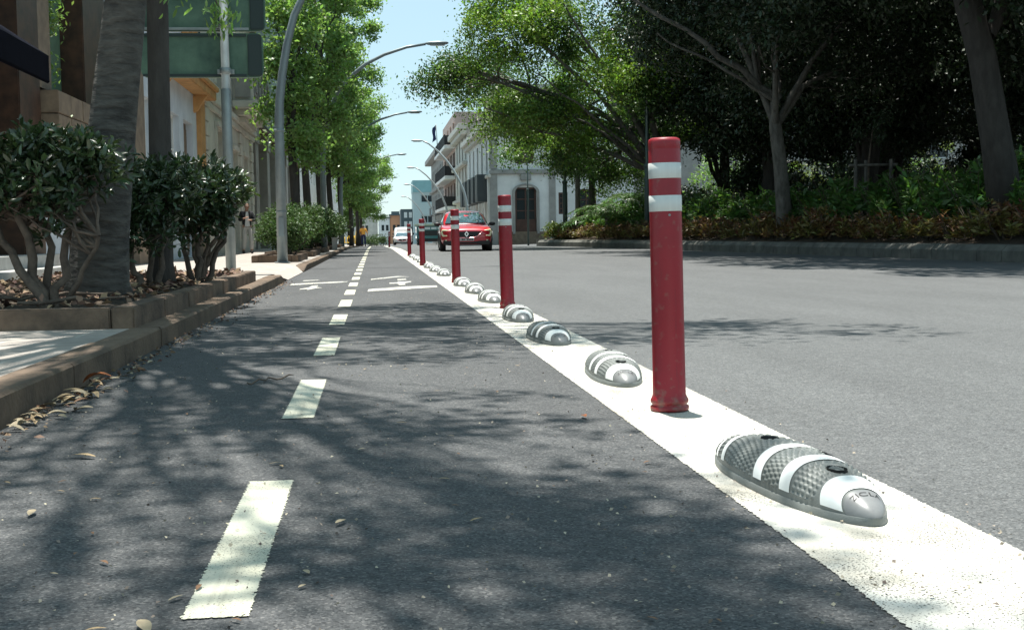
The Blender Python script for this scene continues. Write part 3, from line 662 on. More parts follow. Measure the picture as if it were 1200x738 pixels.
mb = MB(); F2.bx(mb, 99.8, 114, 0, .7, 9.3, 9.8); F2.bx(mb, 99.8, 114, 0, .45, 8.9, 9.3); F2.bx(mb, 99.8, 114, 0, .4, 6.5, 6.8); F2.bx(mb, 100, 114, 0, .35, 3.6, 3.9); mb.build('cornice', M_CREAM, R2, bevel=.04)
R3 = thing('balcony_block', (7.6, 124, zt(124)), 'tall block with dark railed balconies on pale slabs', 'building')
F3 = Fac((7.6, 0, zt(124)), (0, 1, 0), (-1, 0, 0)); hs = [(u, u+2.4, z, z+2.2) for u in (115, 119.5, 124, 129) for z in (.6, 3.6, 6.4, 9.2)]
F3.wall(114, 134, 0, 12.2, hs).build('wall', M_PINK, R3); F3.body(R3, 114, 134, 0, 12.1, 6, M_DARKI)
mb = MB(); mb.box(7.6, 13, 113.98, 114.2, zt(124)+9.6, zt(124)+12.2); mb.build('party_wall', M_PINK, R3)
for h in hs: F3.window(R3, h, nu=3, nz=1, fm=M_WOOD)
for z in (3.3, 6.1, 8.9):
    mb = MB(); F3.bx(mb, 114.3, 133, .02, 1.0, z, z+.3); s = mb.build('balcony', M_WHITEP, R3, bevel=.02)
    mb = MB(); F3.bx(mb, 114.4, 132.9, .92, .95, z+.35, z+1.2)
    for u in np.arange(114.4, 133, .6): F3.bx(mb, u, u+.05, .90, .97, z+.3, z+1.3)
    F3.bx(mb, 114.4, 114.45, .05, .9, z+.35, z+1.2)
    mb.build('railing', M_BLACK, s)
R4 = thing('grey_stone_block', (7.6, 148, zt(148)), 'grey stone block with roof cornice next to the flag', 'building')
F4 = Fac((7.6, 0, zt(148)), (0, 1, 0), (-1, 0, 0)); hs = [(u, u+1.4, z, z+2.0) for u in np.arange(135, 160, 3.4) for z in (.8, 3.9, 7.0)]
F4.wall(134, 162, 0, 10.4, hs).build('wall', M_STONEG, R4); F4.body(R4, 134, 162, 0, 10.3, 6, M_DARKI)
for h in hs: F4.window(R4, h, nu=2, nz=2, fm=M_STONEG)
mb = MB(); F4.bx(mb, 134, 162.4, 0, .8, 10.0, 10.6); F4.bx(mb, 134, 162, 0, .3, 6.3, 6.6); mb.build('cornice', M_STONEG, R4, bevel=.05)
for u in (136, 143, 150):
    mb = MB(); F4.bx(mb, u, u+4, 0, .7, 3.4, 3.55); F4.bx(mb, u, u+4, .66, .7, 3.55, 4.4); mb.build('balcony', M_SLATE, R4)
fl = thing('flag_pole', (7.3, 139, zt(139)+10), 'dark blue flag hanging from a roof pole at the right end of the sky', 'flag')
mb = MB(); mb.tube([(7.3, 139, zt(139)+9.9), (7.15, 139, zt(139)+13.4)], .05, 6); mb.build('pole', M_STEEL, fl)
mb = MB(); vs = []
for i in range(7):
    for j in range(4): vs.append((7.1-.12*j+.05*math.sin(i*1.3+j), 139+.06*math.sin(i+j*2), zt(139)+13.3-i*.27-j*.12))
mb.add(vs, [(i*4+j, i*4+j+1, i*4+j+5, i*4+j+4) for i in range(6) for j in range(3)], True); mb.build('flag', mat('flag_navy', (.01, .02, .08), .8), fl)
# far blocks
zf = zt(200)
T = thing('teal_block', (9, 200, zf), 'teal topped modern block closing the street on the right', 'building')
FT = Fac((0, 200, zf), (1, 0, 0), (0, -1, 0)); hs = [(7.6, 12, 6.6, 7.9), (7.6, 12, 3.3, 4.6)]
FT.wall(6.4, 14, 0, 8.3, hs).build('wall', M_PALEB, T); mb = MB(); FT.bx(mb, 6.35, 14, -8, .15, 8.3, 10.2); mb.build('top_band', M_TEALB, T)
mb = MB(); FT.bx(mb, 6.41, 13.9, -8, -.35, 0, 8.3); mb.build('building_core', M_PALEB, T)
for h in hs: FT.window(T, h, nu=4, nz=1, fm=M_PALEB, fw_=.15)
T2 = thing('dark_block', (5.4, 205, zf), 'small dark grey block with white window panels left of the teal block', 'building')
mb = MB(); mb.box(4.5, 6.5, 204, 214, zf, zf+5.7); mb.build('wall', M_DGREY, T2)
for x in (5.0, 5.8):
    for z in (1.2, 2.8, 4.3): mb = MB(); mb.box(x, x+.5, 203.93, 204.05, zf+z, zf+z+.9); mb.build('window', M_WHITEP, T2)
for i, (x0, x1, y, h, mm, lab) in enumerate(((1.0, 3.1, 240, 5.0, M_WHITEP, 'low white house at the far end of the street beside the orange one'),
        (3.2, 5.2, 240, 5.5, M_ORAH, 'small orange house at the far end of the street'), (5.4, 7.5, 238, 5.0, M_WHITEP, 'white house at the far end just right of the orange house'),
        (-6, 0.8, 245, 5.5, M_CREAM, 'cream house at the far end behind the street trees'))):
    z = zt(y); H = thing('far_house', ((x0+x1)/2, y, z), lab, 'house', 'houses at the end of the street')
    mb = MB(); mb.box(x0, x1, y, y+8, z-.5, z+h); mb.build('wall', mm, H)
    mb = MB(); mb.box(x0-.2, x1+.2, y-.3, y+8.3, z+h, z+h+.25)
    if i == 1: mb.box(x0+.3, x1-.2, y+1, y+6, z+h+.25, z+h+.8)
    mb.build('roof', M_DGREY, H)
    for q in range(2):
        mb = MB(); xx = x0+(x1-x0)*(.25+.4*q); mb.box(xx, xx+.5, y-.04, y+.1, z+2.6, z+3.7); mb.build('window', M_GLASS, H)

# pale building and shrubs beyond the park
PB = thing('park_side_building', (30, 84, 1), 'pale building glimpsed between the trunks beyond the park', 'building')
FP = Fac((0, 84, .5), (1, 0, 0), (0, -1, 0)); hs = [(u, u+1.6, z, z+2) for u in np.arange(19, 64, 4) for z in (1.4, 5, 8.4)]
FP.wall(17.2, 66, 0, 12, hs).build('wall', M_STONEG, PB); FP.body(PB, 17.2, 66, 0, 11.9, 6, M_DARKI)
for h in hs: FP.window(PB, h, nu=2, nz=2)
# ================================================================== STREET FURNITURE
def make_post(label, group):
    t = thing('flexible_post', (0, 0, 0), label, 'bollard', group)
    prof = [(.062, 0), (.064, .004), (.064, .014), (.058, .018), (.0575, .022), (.0625, .027), (.063, .036), (.058, .046), (.0545, .055),
            (.0535, .3), (.053, .6), (.0525, .898), (.0515, .902), (.0515, .905), (.0527, .909), (.0525, .93), (.050, .938), (.042, .942), (.001, .944)]
    MB().lathe(prof, n=40).build('post_body', M_RED, t)
    for z0, z1 in ((.803, .856), (.69, .745)):
        MB().lathe([(.0525, z0), (.0540, z0+.001), (.0540, z1-.001), (.0525, z1)], n=40).build('reflective_band', M_BAND, t)
    mb = MB(); mb.tube([(0.0, -.052, .677), (0, -.0565, .677)], .004, 8); mb.build('rivet', M_STEEL, t)
    return t
posts = [(0.965, 4.0, 'tall red post with two white bands nearest the camera, in the right foreground', 1.6, 0),
         (1.05, 9.8, 'second red post from the camera, standing between the striped rubber humps', 1.9, .5),
         (1.0, 15.2, 'third red post from the camera, in front of the left headlight of the red car', 1.2, 0),
         (.93, 24.0, 'fourth red post from the camera, left of the red car', 1.0, 0),
         (.99, 35.0, 'fifth red post from the camera, just right of the white car', .6, 0),
         (.88, 72.0, 'smallest red post far down the white line beside the white car', 0, 0)]
p0 = make_post(posts[0][2], 'red posts along the white line')
for i, (x, y, lab, lean, tw) in enumerate(posts):
    o = p0 if i == 0 else dup(p0, (x, y, 0), 0, label=lab)
    o.location = (x, y, zt(y)+.010); o.rotation_euler = (R(tw), -R(lean*.55), 0); o.scale = (1, 1, .95)

# ---- rubber lane separators
ZL, ZW, ZH = 0.82, 0.098, 0.090
def zprof(s):
    """s 0 (nose) .. 1 (tail): half width and height of the hump"""
    t = 2*s-1; e = max(0.0, 1-abs(t)**2.5); return ZW*e**0.62, ZH*(e**0.60)
holes = [(0.222, 0.02), (0.385, 0.50), (0.65, 0.0)]
def zpt(s, a, lift=0.0, pits=False):
    w_, h_ = zprof(s); an = PI*a           # a 0..1 across
    cx_ = math.cos(an); sx = math.sin(an)
    x = w_*math.copysign(abs(cx_)**0.85, cx_); z = 0.012+h_*max(0, sx)**0.9*0.92
    nx = Vector((cx_/max(w_, .02), 0, sx/max(h_, .02))).normalized()
    if pits:
        for hs_, ha in holes:
            dx = (s-hs_)*ZL/0.030; dy = (x-ha*w_)/0.021 if z > .03 else 9
            q = dx*dx+dy*dy
            if q < 1: z -= 0.016*min(1, (1-q)*3)
    return (x+nx.x*lift, s*ZL, z+nx.z*lift)
BANDS = [(0.058, 0.130), (0.262, 0.315), (0.425, 0.480), (0.735, 0.772), (0.830, 0.865)]
def sl_off(a): return 0.035*math.sin(PI*a)     # stripes lean back over the crown
def make_zebra():
    t = thing('lane_separator', (0, 0, 0), 'x', 'lane separator', 'striped rubber humps along the white line')
    ns, na = 340, 110; mb = MB(); vs = []
    ss = [0.5-0.4998*math.cos(PI*(i/ns)) if i < 12 or i > ns-12 else 0.5-0.4998*math.cos(PI*(i/ns)) for i in range(ns+1)]
    for i, s in enumerate(ss):
        for j in range(na+1):
            a = j/na; lift = 0
            sb = s-sl_off(a); inband = any(b0-.008 < sb < b1+.008 for b0, b1 in BANDS)
            if not inband and .17 < s < .95 and .05 < a < .95:
                row = int(round(s*ZL/0.0175)); ofs = .5 if row % 2 else 0
                w_, h_ = zprof(s); arc = a*(PI*.75*(w_+h_)*.75)
                u = arc/0.0165+ofs; dv = (s*ZL/0.0175-row)*2; du = (u-round(u))*2
                q = du*du+dv*dv; near = any(((s-hs_)*ZL/.036)**2+((math.cos(PI*a)-ha)*w_/.027)**2 < 1 for hs_, ha in holes)
                if q < .42 and not near: lift = 0.0048*(1-q/.42)**.5
            vs.append(zpt(s, a, lift, True))
    w1 = na+1
    mb.add(vs, [(i*w1+j, (i+1)*w1+j, (i+1)*w1+j+1, i*w1+j+1) for i in range(ns) for j in range(na)], True)
    # base rim, end caps
    rim = []
    for i, s in enumerate(ss[::4]):
        w_, h_ = zprof(s)
        rim.append((w_+.005, s*ZL))
    ring = rim+[(-x, y) for x, y in rim[::-1]]
    n = len(ring); mb.add([(x, y, 0) for x, y in ring]+[(x, y, .0135) for x, y in ring]+[(x*.93, y, .016) for x, y in ring], [(k, (k+1) % n, n+(k+1) % n, n+k) for k in range(n)]+[(n+k, n+(k+1) % n, 2*n+(k+1) % n, 2*n+k) for k in range(n)], True)
    mb.build('rubber_body', M_RUB, t)
    for b0, b1 in BANDS:
        mb = MB(); vs = []; k = 8; n = 40
        for i in range(k+1):
            for j in range(n+1):
                a = .055+.89*j/n; s = b0+(b1-b0)*i/k+sl_off(a)
                vs.append(zpt(s, a, .0022))
        mb.add(vs, [(i*(n+1)+j, (i+1)*(n+1)+j, (i+1)*(n+1)+j+1, i*(n+1)+j+1) for i in range(k) for j in range(n)], True); mb.build('white_stripe', M_ZW, t)
    mb = MB(); vs = []; k = 16; n = 40
    for i in range(k+1):
        for j in range(n+1):
            a = j/n; s = .0003+(.052+.030*math.sin(PI*a))*(i/k)**1.6; vs.append(zpt(s, a, .0028))
    mb.add(vs, [(i*(n+1)+j, (i+1)*(n+1)+j, (i+1)*(n+1)+j+1, i*(n+1)+j+1) for i in range(k) for j in range(n)], True); mb.build('nose', M_RUBN, t)
    for hs_, ha in holes:
        w_, h_ = zprof(hs_); a = math.acos(max(-1, min(1, ha)))/PI; c = Vector(zpt(hs_, a)); nx = Vector((ha/w_, 0, math.sin(PI*a)/h_)).normalized()
        u = Vector((0, 1, 0)); v = nx.cross(u)
        mb = MB(); vs = [c-nx*.012+u*.027*math.cos(q)+v*.018*math.sin(q) for q in np.linspace(0, 2*PI, 25)[:-1]]+[c+nx*.0015+u*.029*math.cos(q)+v*.020*math.sin(q) for q in np.linspace(0, 2*PI, 25)[:-1]]
        mb.add(vs, [tuple(range(24))]+[(k, (k+1) % 24, 24+(k+1) % 24, 24+k) for k in range(24)], False); h = mb.build('bolt_recess', M_BLACK, t)
        mb = MB(); mb.tube([c-nx*.011, c-nx*.003], .006, 6, smooth=False); mb.build('bolt', M_STEEL, h)
    # raised lettering on the nose
    cu = bpy.data.curves.new('t', 'FONT'); cu.body = 'ZICLA'; cu.size = .017; cu.align_x = 'CENTER'; cu.extrude = 0; cu.space_character = 1.1
    to = bpy.data.objects.new('t', cu); C.objects.link(to); dg = bpy.context.evaluated_depsgraph_get(); me = bpy.data.meshes.new_from_object(to.evaluated_get(dg))
    vs = []
    for v in me.vertices:
        a = .5-v.co.x/.115; s = .030+v.co.y*1.25; vs.append(zpt(s+.026*math.sin(PI*a), a, .0040))
    mb = MB(); mb.add(vs, [tuple(p.vertices) for p in me.polygons]); mb.build('lettering', M_TEXT, t)
    C.objects.unlink(to); bpy.data.objects.remove(to)
    return t
z0_ = make_zebra(); z0_['label'] = 'grey rubber hump with white stripes and lettered nose, nearest the camera in the right foreground'
zs = [(.955, 2.34, z0_['label'], 5), (.92, 4.62, 'second striped rubber hump from the camera, just left of the nearest red post', -3),
      (.94, 6.42, 'third striped rubber hump from the camera, darkest of them, beyond the nearest red post', 2), (.95, 8.15, 'fourth striped rubber hump, just in front of the second red post', -1),
      (.99, 10.5, 'fifth striped rubber hump, first one beyond the second red post', 1), (.97, 12.2, 'sixth striped rubber hump, midway between the second and third red posts', -2),
      (.98, 13.9, 'seventh striped rubber hump, just in front of the third red post', 0), (.97, 17.6, 'striped rubber hump just beyond the third red post', 0),
      (.95, 19.6, 'striped rubber hump midway between the third and fourth red posts', 0), (.96, 21.9, 'striped rubber hump just in front of the fourth red post', 1),
      (.98, 26.4, 'striped rubber hump just beyond the fourth red post', 0), (.98, 29.2, 'striped rubber hump midway between the fourth and fifth red posts', 0), (.98, 32.2, 'striped rubber hump just in front of the fifth red post', 0)]
zd = None
for i, (x, y, lab, rz) in enumerate(zs):
    o = z0_ if i == 0 else dup(z0_, (x, y, 0), label=lab)
    o.location = (x+.03, y, .008); o.rotation_euler = (0, 0, R(rz))

# ---- lamp posts (curved)
def make_lamp(side, thick=1.0, m=None):
    m = m or M_LAMP; t = thing('street_lamp', (0, 0, 0), 'x', 'street lamp')
    if side > 0: path = [(0, 0, 0), (0, 0, 2.5), (.02, 0, 3.0), (.08, 0, 3.5), (.18, 0, 4.05), (.33, 0, 4.6), (.55, 0, 5.05), (.9, 0, 5.45), (1.4, 0, 5.85), (2.0, 0, 6.15), (2.7, 0, 6.38), (3.3, 0, 6.48)]
    else: path = [(0, 0, 0), (0, 0, 2.0), (-.06, 0, 2.7), (-.2, 0, 3.3), (-.45, 0, 3.95), (-.8, 0, 4.6), (-1.25, 0, 5.25), (-1.75, 0, 5.8), (-2.3, 0, 6.25), (-2.65, 0, 6.42)]
    n = len(path); r = [(.10-.055*i/(n-1))*thick for i in range(n)]; r[0] = .108*thick
    MB().tube(path, r, 16).build('pole', m, t)
    mb = MB(); mb.tube([(0, 0, 0), (0, 0, .02)], .16*thick, 12); mb.tube([(0, 0, .95), (0, 0, .97)], .112*thick, 12); mb.tube([(0, 0, 2.45), (0, 0, 2.5)], .112*thick, 12); mb.build('collar', m, t)
    e = Vector(path[-1]); sg = side; mb = MB(); vs = []
    secs = [(0, .04, .03), (.1, .09, .06), (.4, .13, .07), (.65, .12, .05), (.72, .06, .02)]
    for d, hw, hh in secs:
        for k in range(10):
            an = 2*PI*k/10; vs.append((e.x+sg*d, math.cos(an)*hw, e.z+.02+math.sin(an)*hh+d*.02))
    mb.add(vs, [(i*10+k, i*10+(k+1) % 10, (i+1)*10+(k+1) % 10, (i+1)*10+k) for i in range(4) for k in range(10)], True); h = mb.build('lamp_head', m, t)
    mb = MB(); mb.box(min(e.x+sg*.15, e.x+sg*.6), max(e.x+sg*.15, e.x+sg*.6), -.08, .08, e.z-.05, e.z-.035); mb.build('diffuser', M_LAMPW, h)
    mb = MB(); mb.box(-.05, .05, -.105, -.09, .5, .85); mb.build('access_door', m, t)
    return t
lg = 'curved street lamps on the left pavement'; rg = 'curved street lamps on the right pavement'
lamp0 = make_lamp(1, .92); lamp0.location = (-1.72, 23.7, .11); lamp0['group'] = lg; lamp0['label'] = 'thick grey curved street lamp in front of the second planter, its head out of view'
for y, s, lab in ((39.5, 1, 'curved street lamp whose long arm and head show highest against the sky'), (61, 1, 'second highest curved lamp head against the sky, left side'),
                  (90, 1, 'third curved lamp head down the left side against the sky'), (118, .97, 'fourth curved lamp head down the left side against the sky'),
                  (148, .97, 'fifth small curved lamp head on the left side of the sky'), (185, .95, 'smallest and farthest curved lamp head on the left')):
    dup(lamp0, (-1.55, y, zt(y)+.11), 0, s, lab, lg)
lampr = make_lamp(-1, 1.0, M_LAMPW); lampr.location = (5.75, 76, zt(76)); lampr['group'] = rg; lampr['label'] = 'pale curved street lamp rising behind the red car, tallest of the right row'
for y, x, s, lab in ((100, 6.0, .97, 'second pale curved lamp of the right row, behind the red car'), (126, 6.3, .95, 'third pale curved lamp of the right row, before the teal block'), (156, 6.6, .93, 'fourth pale curved lamp of the right row, in front of the dark far block')):
    dup(lampr, (x, y, zt(y)), 0, s, lab, rg)
def park_lamp(x, y, h, lab, r=.11):
    t = thing('lamp_post', (x, y, zp(x, y)), lab, 'lamp post', 'straight lamp posts by the park'); z = zp(x, y)
    MB().tube([(x, y, z-.3), (x, y, z+2.6), (x, y, z+2.65), (x, y, z+h)], [r, r*.95, r*.62, r*.55], 14).build('pole', mat('post_green', (.055, .09, .085), .5, var=.2), t)
    mb = MB(); mb.tube([(x, y, z+2.55), (x, y, z+2.68)], r*1.15, 14); mb.build('collar', MATS['post_green'], t)
    mb = MB(); mb.lathe([(.08, 0), (.22, .08), (.25, .3), (.12, .42), (.02, .48)], (x, y, z+h), 16); mb.build('lantern', M_LAMPW, t)
park_lamp(9.95, 44.5, 8.2, 'dark green lamp post just left of the nearest red post, among the park trees')
park_lamp(8.85, 57.0, 8.2, 'dark green lamp post by the end of the park bed, beside a pale slim trunk')
park_lamp(8.05, 64.5, 6.0, 'thin dark pole at the corner in front of the arched window', .055)

# ---- sign gantry seen from behind
sg_ = thing('direction_sign', (-1.91, 16.9, .11), 'back of a large green grey direction sign on a steel pole, upper left', 'sign')
MB().tube([(-1.91, 16.9, .11), (-1.91, 16.9, 2.55), (-1.91, 16.9, 2.57), (-1.91, 16.9, 5.6)], [.068, .066, .056, .054], 16).build('pole', M_STEEL, sg_)
for z in (2.8, 3.4, 4.0, 4.6):
    mb = MB(); mb.tube([(-1.91, 16.9, z-.04), (-1.91, 16.9, z+.04)], .075, 14); mb.box(-2.02, -1.80, 16.95, 17.0, z-.03, z+.03); mb.build('clamp', M_STEEL, sg_)
for i, (z, x1) in enumerate(((2.73, -1.42), (3.34, -1.38), (3.95, -1.38), (4.56, -1.38))):
    mb = MB(); x0 = -3.02; h = .585; pts = []
    r = .09
    for cx_, cz, a0 in ((x1-r, z+r, -PI/2), (x1-r, z+h-r, 0), (x0+r, z+h-r, PI/2), (x0+r, z+r, PI)):
        for k in range(5): a = a0+PI/2*k/4; pts.append((cx_+r*math.cos(a), cz+r*math.sin(a)))
    n = len(pts); mb.add([(x, 17.02, zz) for x, zz in pts]+[(x, 17.07, zz) for x, zz in pts], [tuple(range(n))[::-1], tuple(range(n, 2*n))]+[(k, (k+1) % n, n+(k+1) % n, n+k) for k in range(n)])
    pn = mb.build('panel', M_SIGNB, sg_)
    mb = MB(); mb.box(x0+.03, x1-.22, 16.99, 17.018, z+.012, z+.045); mb.box(x0+.03, x1-.22, 16.99, 17.018, z+h-.045, z+h-.012); mb.build('rail', M_STEEL if i else M_SIGND, pn)
    mb = MB(); mb.box(x1-.20, x1-.02, 16.985, 17.017, z+.02, z+h-.02); mb.build('end_cover', M_SIGND, pn, bevel=.01)

# ---- planters
def planter(x0, x1, y0, y1, h, lab, wt=.13):
    zc = zt((y0+y1)/2)+.11
    t = thing('planter', ((x0+x1)/2, (y0+y1)/2, zc), lab, 'planter', 'low stone planters on the pavement')
    def side(a0, a1, b0, b1, along):
        n = max(1, int(round((a1-a0)/.95))); mb = MB()
        for i in range(n):
            p, q = a0+(a1-a0)*i/n+.003, a0+(a1-a0)*(i+1)/n-.003; j = random.uniform(0, .004)
            if along == 'y': mb.box(b0+j, b1-j, p, q, zc-.02, zc+h+j)
            else: mb.box(p, q, b0+j, b1-j, zc-.02, zc+h+j)
        mb.build('edging', M_PLANTER, t, bevel=.008)
    side(y0, y1, x1-wt, x1, 'y'); side(y0, y1, x0, x0+wt, 'y'); side(x0+wt, x1-wt, y0, y0+wt, 'x'); side(x0+wt, x1-wt, y1-wt, y1, 'x')
    nx, ny = 24, int((y1-y0)*10); mb = MB(); vs = []
    for i in range(ny+1):
        for j in range(nx+1):
            x = x0+wt+(x1-x0-2*wt)*j/nx; y = y0+wt+(y1-y0-2*wt)*i/ny
            e = min(j, nx-j, i, ny-i)/4; vs.append((x, y, zc+h-.045+.03*min(1, e)+random.uniform(-.008, .012)))
    mb.add(vs, [(i*(nx+1)+j, i*(nx+1)+j+1, (i+1)*(nx+1)+j+1, (i+1)*(nx+1)+j) for i in range(ny) for j in range(nx)], True); mb.build('soil', M_SOIL, t)
    return t
planter(-3.4, -1.31, 6.95, 14.0, .115, 'longest low stone planter, holding the two big trunks at the left')
planter(-2.34, -1.45, 24.1, 27.6, .13, 'low stone planter right behind the curved lamp post base')
for i, (a, b, lab) in enumerate(((24.1, 27.6, 'low stone planter right behind the curved lamp post base'), (30, 34, 'third low stone planter, beyond the lamp post'), (37, 41, 'fourth low stone planter beneath the hedge row'), (45, 50, 'fifth low stone planter, beside the short grey post'), (54, 59, 'sixth low stone planter, farthest one with a hedge'))):
    if i: planter(-2.6, -1.45, a, b, .13, lab)
# litter on the planter soil and along it
n = 1900; P = np.stack([rng.uniform(-3.3, -1.42, n), rng.uniform(7.05, 13.8, n), np.full(n, .235)+rng.uniform(0, .02, n)], 1)
D = rng.normal(size=(n, 3)); D[:, 2] *= .25; D /= np.linalg.norm(D, axis=1)[:, None]
lt = leaf_mesh('leaf_litter', P, .07, M_LITTER, None, aspect=.5, D=D); tag(lt, 'dense dry leaf litter covering the soil of the nearest planter', 'leaf litter', kind='stuff')
# fallen sticks and stones in planter
for i in range(7):
    x, y = -2.9+.2*i, 7.25+.35*(i % 3); a = random.uniform(-.5, .5)
    mb = MB(); mb.tube(wob((x-.3*math.cos(a), y-.3*math.sin(a), .25), (x+.3*math.cos(a), y+.3*math.sin(a), .27), 6, .015), [.012, .014, .013, .012, .01, .008, .005], 6)
    tag(mb.build('fallen_branch', M_STEM, None), 'dry fallen branch lying on the litter of the nearest planter', 'branch', 'fallen branches in the nearest planter')

# ================================================================== PEOPLE
def skin_figure(name, joints, edges, radii, m, parent, sub=2):
    me = bpy.data.meshes.new(name); me.from_pydata(joints, edges, []); o = bpy.data.objects.new(name, me); C.objects.link(o)
    md = o.modifiers.new('s', 'SKIN'); 
    if not me.skin_vertices: 
        bpy.context.view_layer.objects.active = o
    sv = me.skin_vertices[0].data
    for i, r in enumerate(radii): sv[i].radius = (r, r) if isinstance(r, (int, float)) else r
    sv[0].use_root = True
    ss = o.modifiers.new('u', 'SUBSURF'); ss.levels = sub; ss.render_levels = sub
    dg = bpy.context.evaluated_depsgraph_get(); dg.update(); m2 = bpy.data.meshes.new_from_object(o.evaluated_get(dg))
    bpy.data.objects.remove(o); m2.materials.clear(); m2.materials.append(m); m2.polygons.foreach_set('use_smooth', [True]*len(m2.polygons))
    q = bpy.data.objects.new(name, m2); C.objects.link(q); q.parent = parent; return q
def hand(J, E, Rr, wi, wpos, fdir, side):
    """palm and five fingers grown from wrist vertex wi"""
    w_ = Vector(wpos); f = Vector(fdir).normalized(); s = Vector((0, 1, 0)); 
    if abs(f.dot(s)) > .8: s = Vector((0, 0, 1))
    n = f.cross(s).normalized(); s = n.cross(f)
    J.append(tuple(w_+f*.05)); E.append((wi, len(J)-1)); Rr.append((.034, .018)); pi_ = len(J)-1
    for k, (o, L) in enumerate(((-.030, .062), (-.010, .075), (.010, .070), (.030, .055))):
        a = len(J); J.append(tuple(w_+f*.085+s*o)); J.append(tuple(w_+f*(.085+L*.5)+s*o*1.1+n*.006*side)); J.append(tuple(w_+f*(.085+L)+s*o*1.1+n*.02*side))
        Rr += [.010, .0085, .007]; E += [(pi_, a), (a, a+1), (a+1, a+2)]
    a = len(J); J.append(tuple(w_+f*.04-s*.035+n*.01*side)); J.append(tuple(w_+f*.075-s*.055+n*.02*side)); Rr += [.011, .008]; E += [(pi_, a), (a, a+1)]
def person(loc, rz, label, pose, mats, scale=1.0, hat=None):
    t = thing('person', loc, label, 'person', None, rz); t['_w'] = (0, 0, 0); t.scale = (scale,)*3
    P = pose
    J = [P['pelvis'], P['belly'], P['chest'], P['neck'], P['head0']]; E = [(0, 1), (1, 2), (2, 3), (3, 4)]; Rr = [(.14, .10), (.13, .09), (.15, .10), .052, .05]
    for s in ('l', 'r'):
        a = len(J); J += [P['sh'+s], P['el'+s], P['wr'+s]]; Rr += [.055, .042, .028]; E += [(2, a), (a, a+1), (a+1, a+2)]
        fd = Vector(P['wr'+s])-Vector(P['el'+s]); hand(J, E, Rr, a+2, P['wr'+s], fd, 1 if s == 'l' else -1)
        a = len(J); J += [P['hip'+s], P['kn'+s], P['an'+s], P['toe'+s]]; Rr += [.085, .055, .04, (.04, .03)]; E += [(0, a), (a, a+1), (a+1, a+2), (a+2, a+3)]
    body = skin_figure('body', J, E, Rr, mats['skin'], t)
    # head merged into the same mesh
    h = Vector(P['head']); mb = MB(); mb.ball(h, (.075, .092, .112), 12)
    mb.ball(h+Vector((0, -.093, -.012)), (.013, .02, .022), 5)
    for s in (-1, 1): mb.ball(h+Vector((s*.077, .005, -.01)), (.012, .022, .032), 5)
    mb.tube([tuple(h+Vector((0, .01, -.09))), P['neck']], [.05, .055], 10)
    tmp = mb.build('tmp', mats['skin'], None); bm = bmesh.new(); bm.from_mesh(body.data); bm.from_mesh(tmp.data); bm.to_mesh(body.data); bm.free(); bpy.data.objects.remove(tmp)
    for s in (-1, 1): 
        mb = MB(); mb.ball(h+Vector((s*.028, -.082, .012)), (.012, .008, .007), 5); mb.build('eye', M_WHITEP, t, off=(0, 0, 0))
    mb = MB(); mb.ball(h+Vector((0, -.086, -.05)), (.024, .008, .007), 5); mb.build('mouth', mat('lips', (.3, .1, .09), .6), t, off=(0, 0, 0))
    mb = MB()
    vs = []; 
    mb.ball(h+Vector((0, .018, .028)), (.086, .095, .103), 12); mb.build('hair', mats['hair'], t, off=(0, 0, 0))
    if hat is not None:
        mb = MB(); mb.lathe([(.10, .03), (.135, .032), (.12, .045), (.098, .06), (.09, .12), (.05, .145), (.002, .15)], tuple(h+Vector((0, .01, .01))), 20); mb.build('hat', hat, t, off=(0, 0, 0))
    def cloth(name, keys, edges, radii, m): skin_figure(name, [P[k] if isinstance(k, str) else k for k in keys], edges, radii, m, t)
    up_ = lambda a, b, q: tuple(Vector(P[a]).lerp(Vector(P[b]), q))
    cloth('trousers', ['pelvis', up_('pelvis', 'belly', .35), 'hipl', 'knl', up_('knl', 'anl', .92), 'hipr', 'knr', up_('knr', 'anr', .92)], [(0, 1), (0, 2), (2, 3), (3, 4), (0, 5), (5, 6), (6, 7)], [(.155, .12), (.15, .11), .105, .078, .07, .105, .078, .07], mats['trousers'])
    cloth('top', ['belly', 'pelvis', 'chest', up_('chest', 'neck', .7), 'shl', 'ell', up_('ell', 'wrl', mats['sleeve']), 'shr', 'elr', up_('elr', 'wrr', mats['sleeve'])],
          [(0, 1), (0, 2), (2, 3), (2, 4), (4, 5), (5, 6), (2, 7), (7, 8), (8, 9)], [(.155, .115), (.165, .125), (.175, .125), .07, .075, .058, .05, .075, .058, .05], mats['top'])
    for s in ('l', 'r'): 
        a = Vector(P['an'+s]); mb = MB(); mb.tube([tuple(a+Vector((0, .05, -.03))), tuple(a+Vector((0, -.02, -.025))), tuple(a+Vector((0, -.13, -.045))), tuple(a+Vector((0, -.19, -.052)))], [.045, .055, .045, .022], 10); mb.build('shoe', M_BLACK, t, off=(0, 0, 0))
    if 'front' in mats:
        c = Vector(P['chest']); b = Vector(P['pelvis']); mb = MB(); vs = []
        for i in range(7):
            q = i/6; p = c.lerp(b, q); hw = .035+.05*q
            for j in range(5): x = -hw+2*hw*j/4; vs.append((p.x+x, p.y-.135-.012*math.cos(x*12), p.z+.13*(1-q)))
        mb.add(vs, [(i*5+j, i*5+j+1, (i+1)*5+j+1, (i+1)*5+j) for i in range(6) for j in range(4)], True); mb.build('shirt', mats['front'], t, off=(0, 0, 0))
    return t
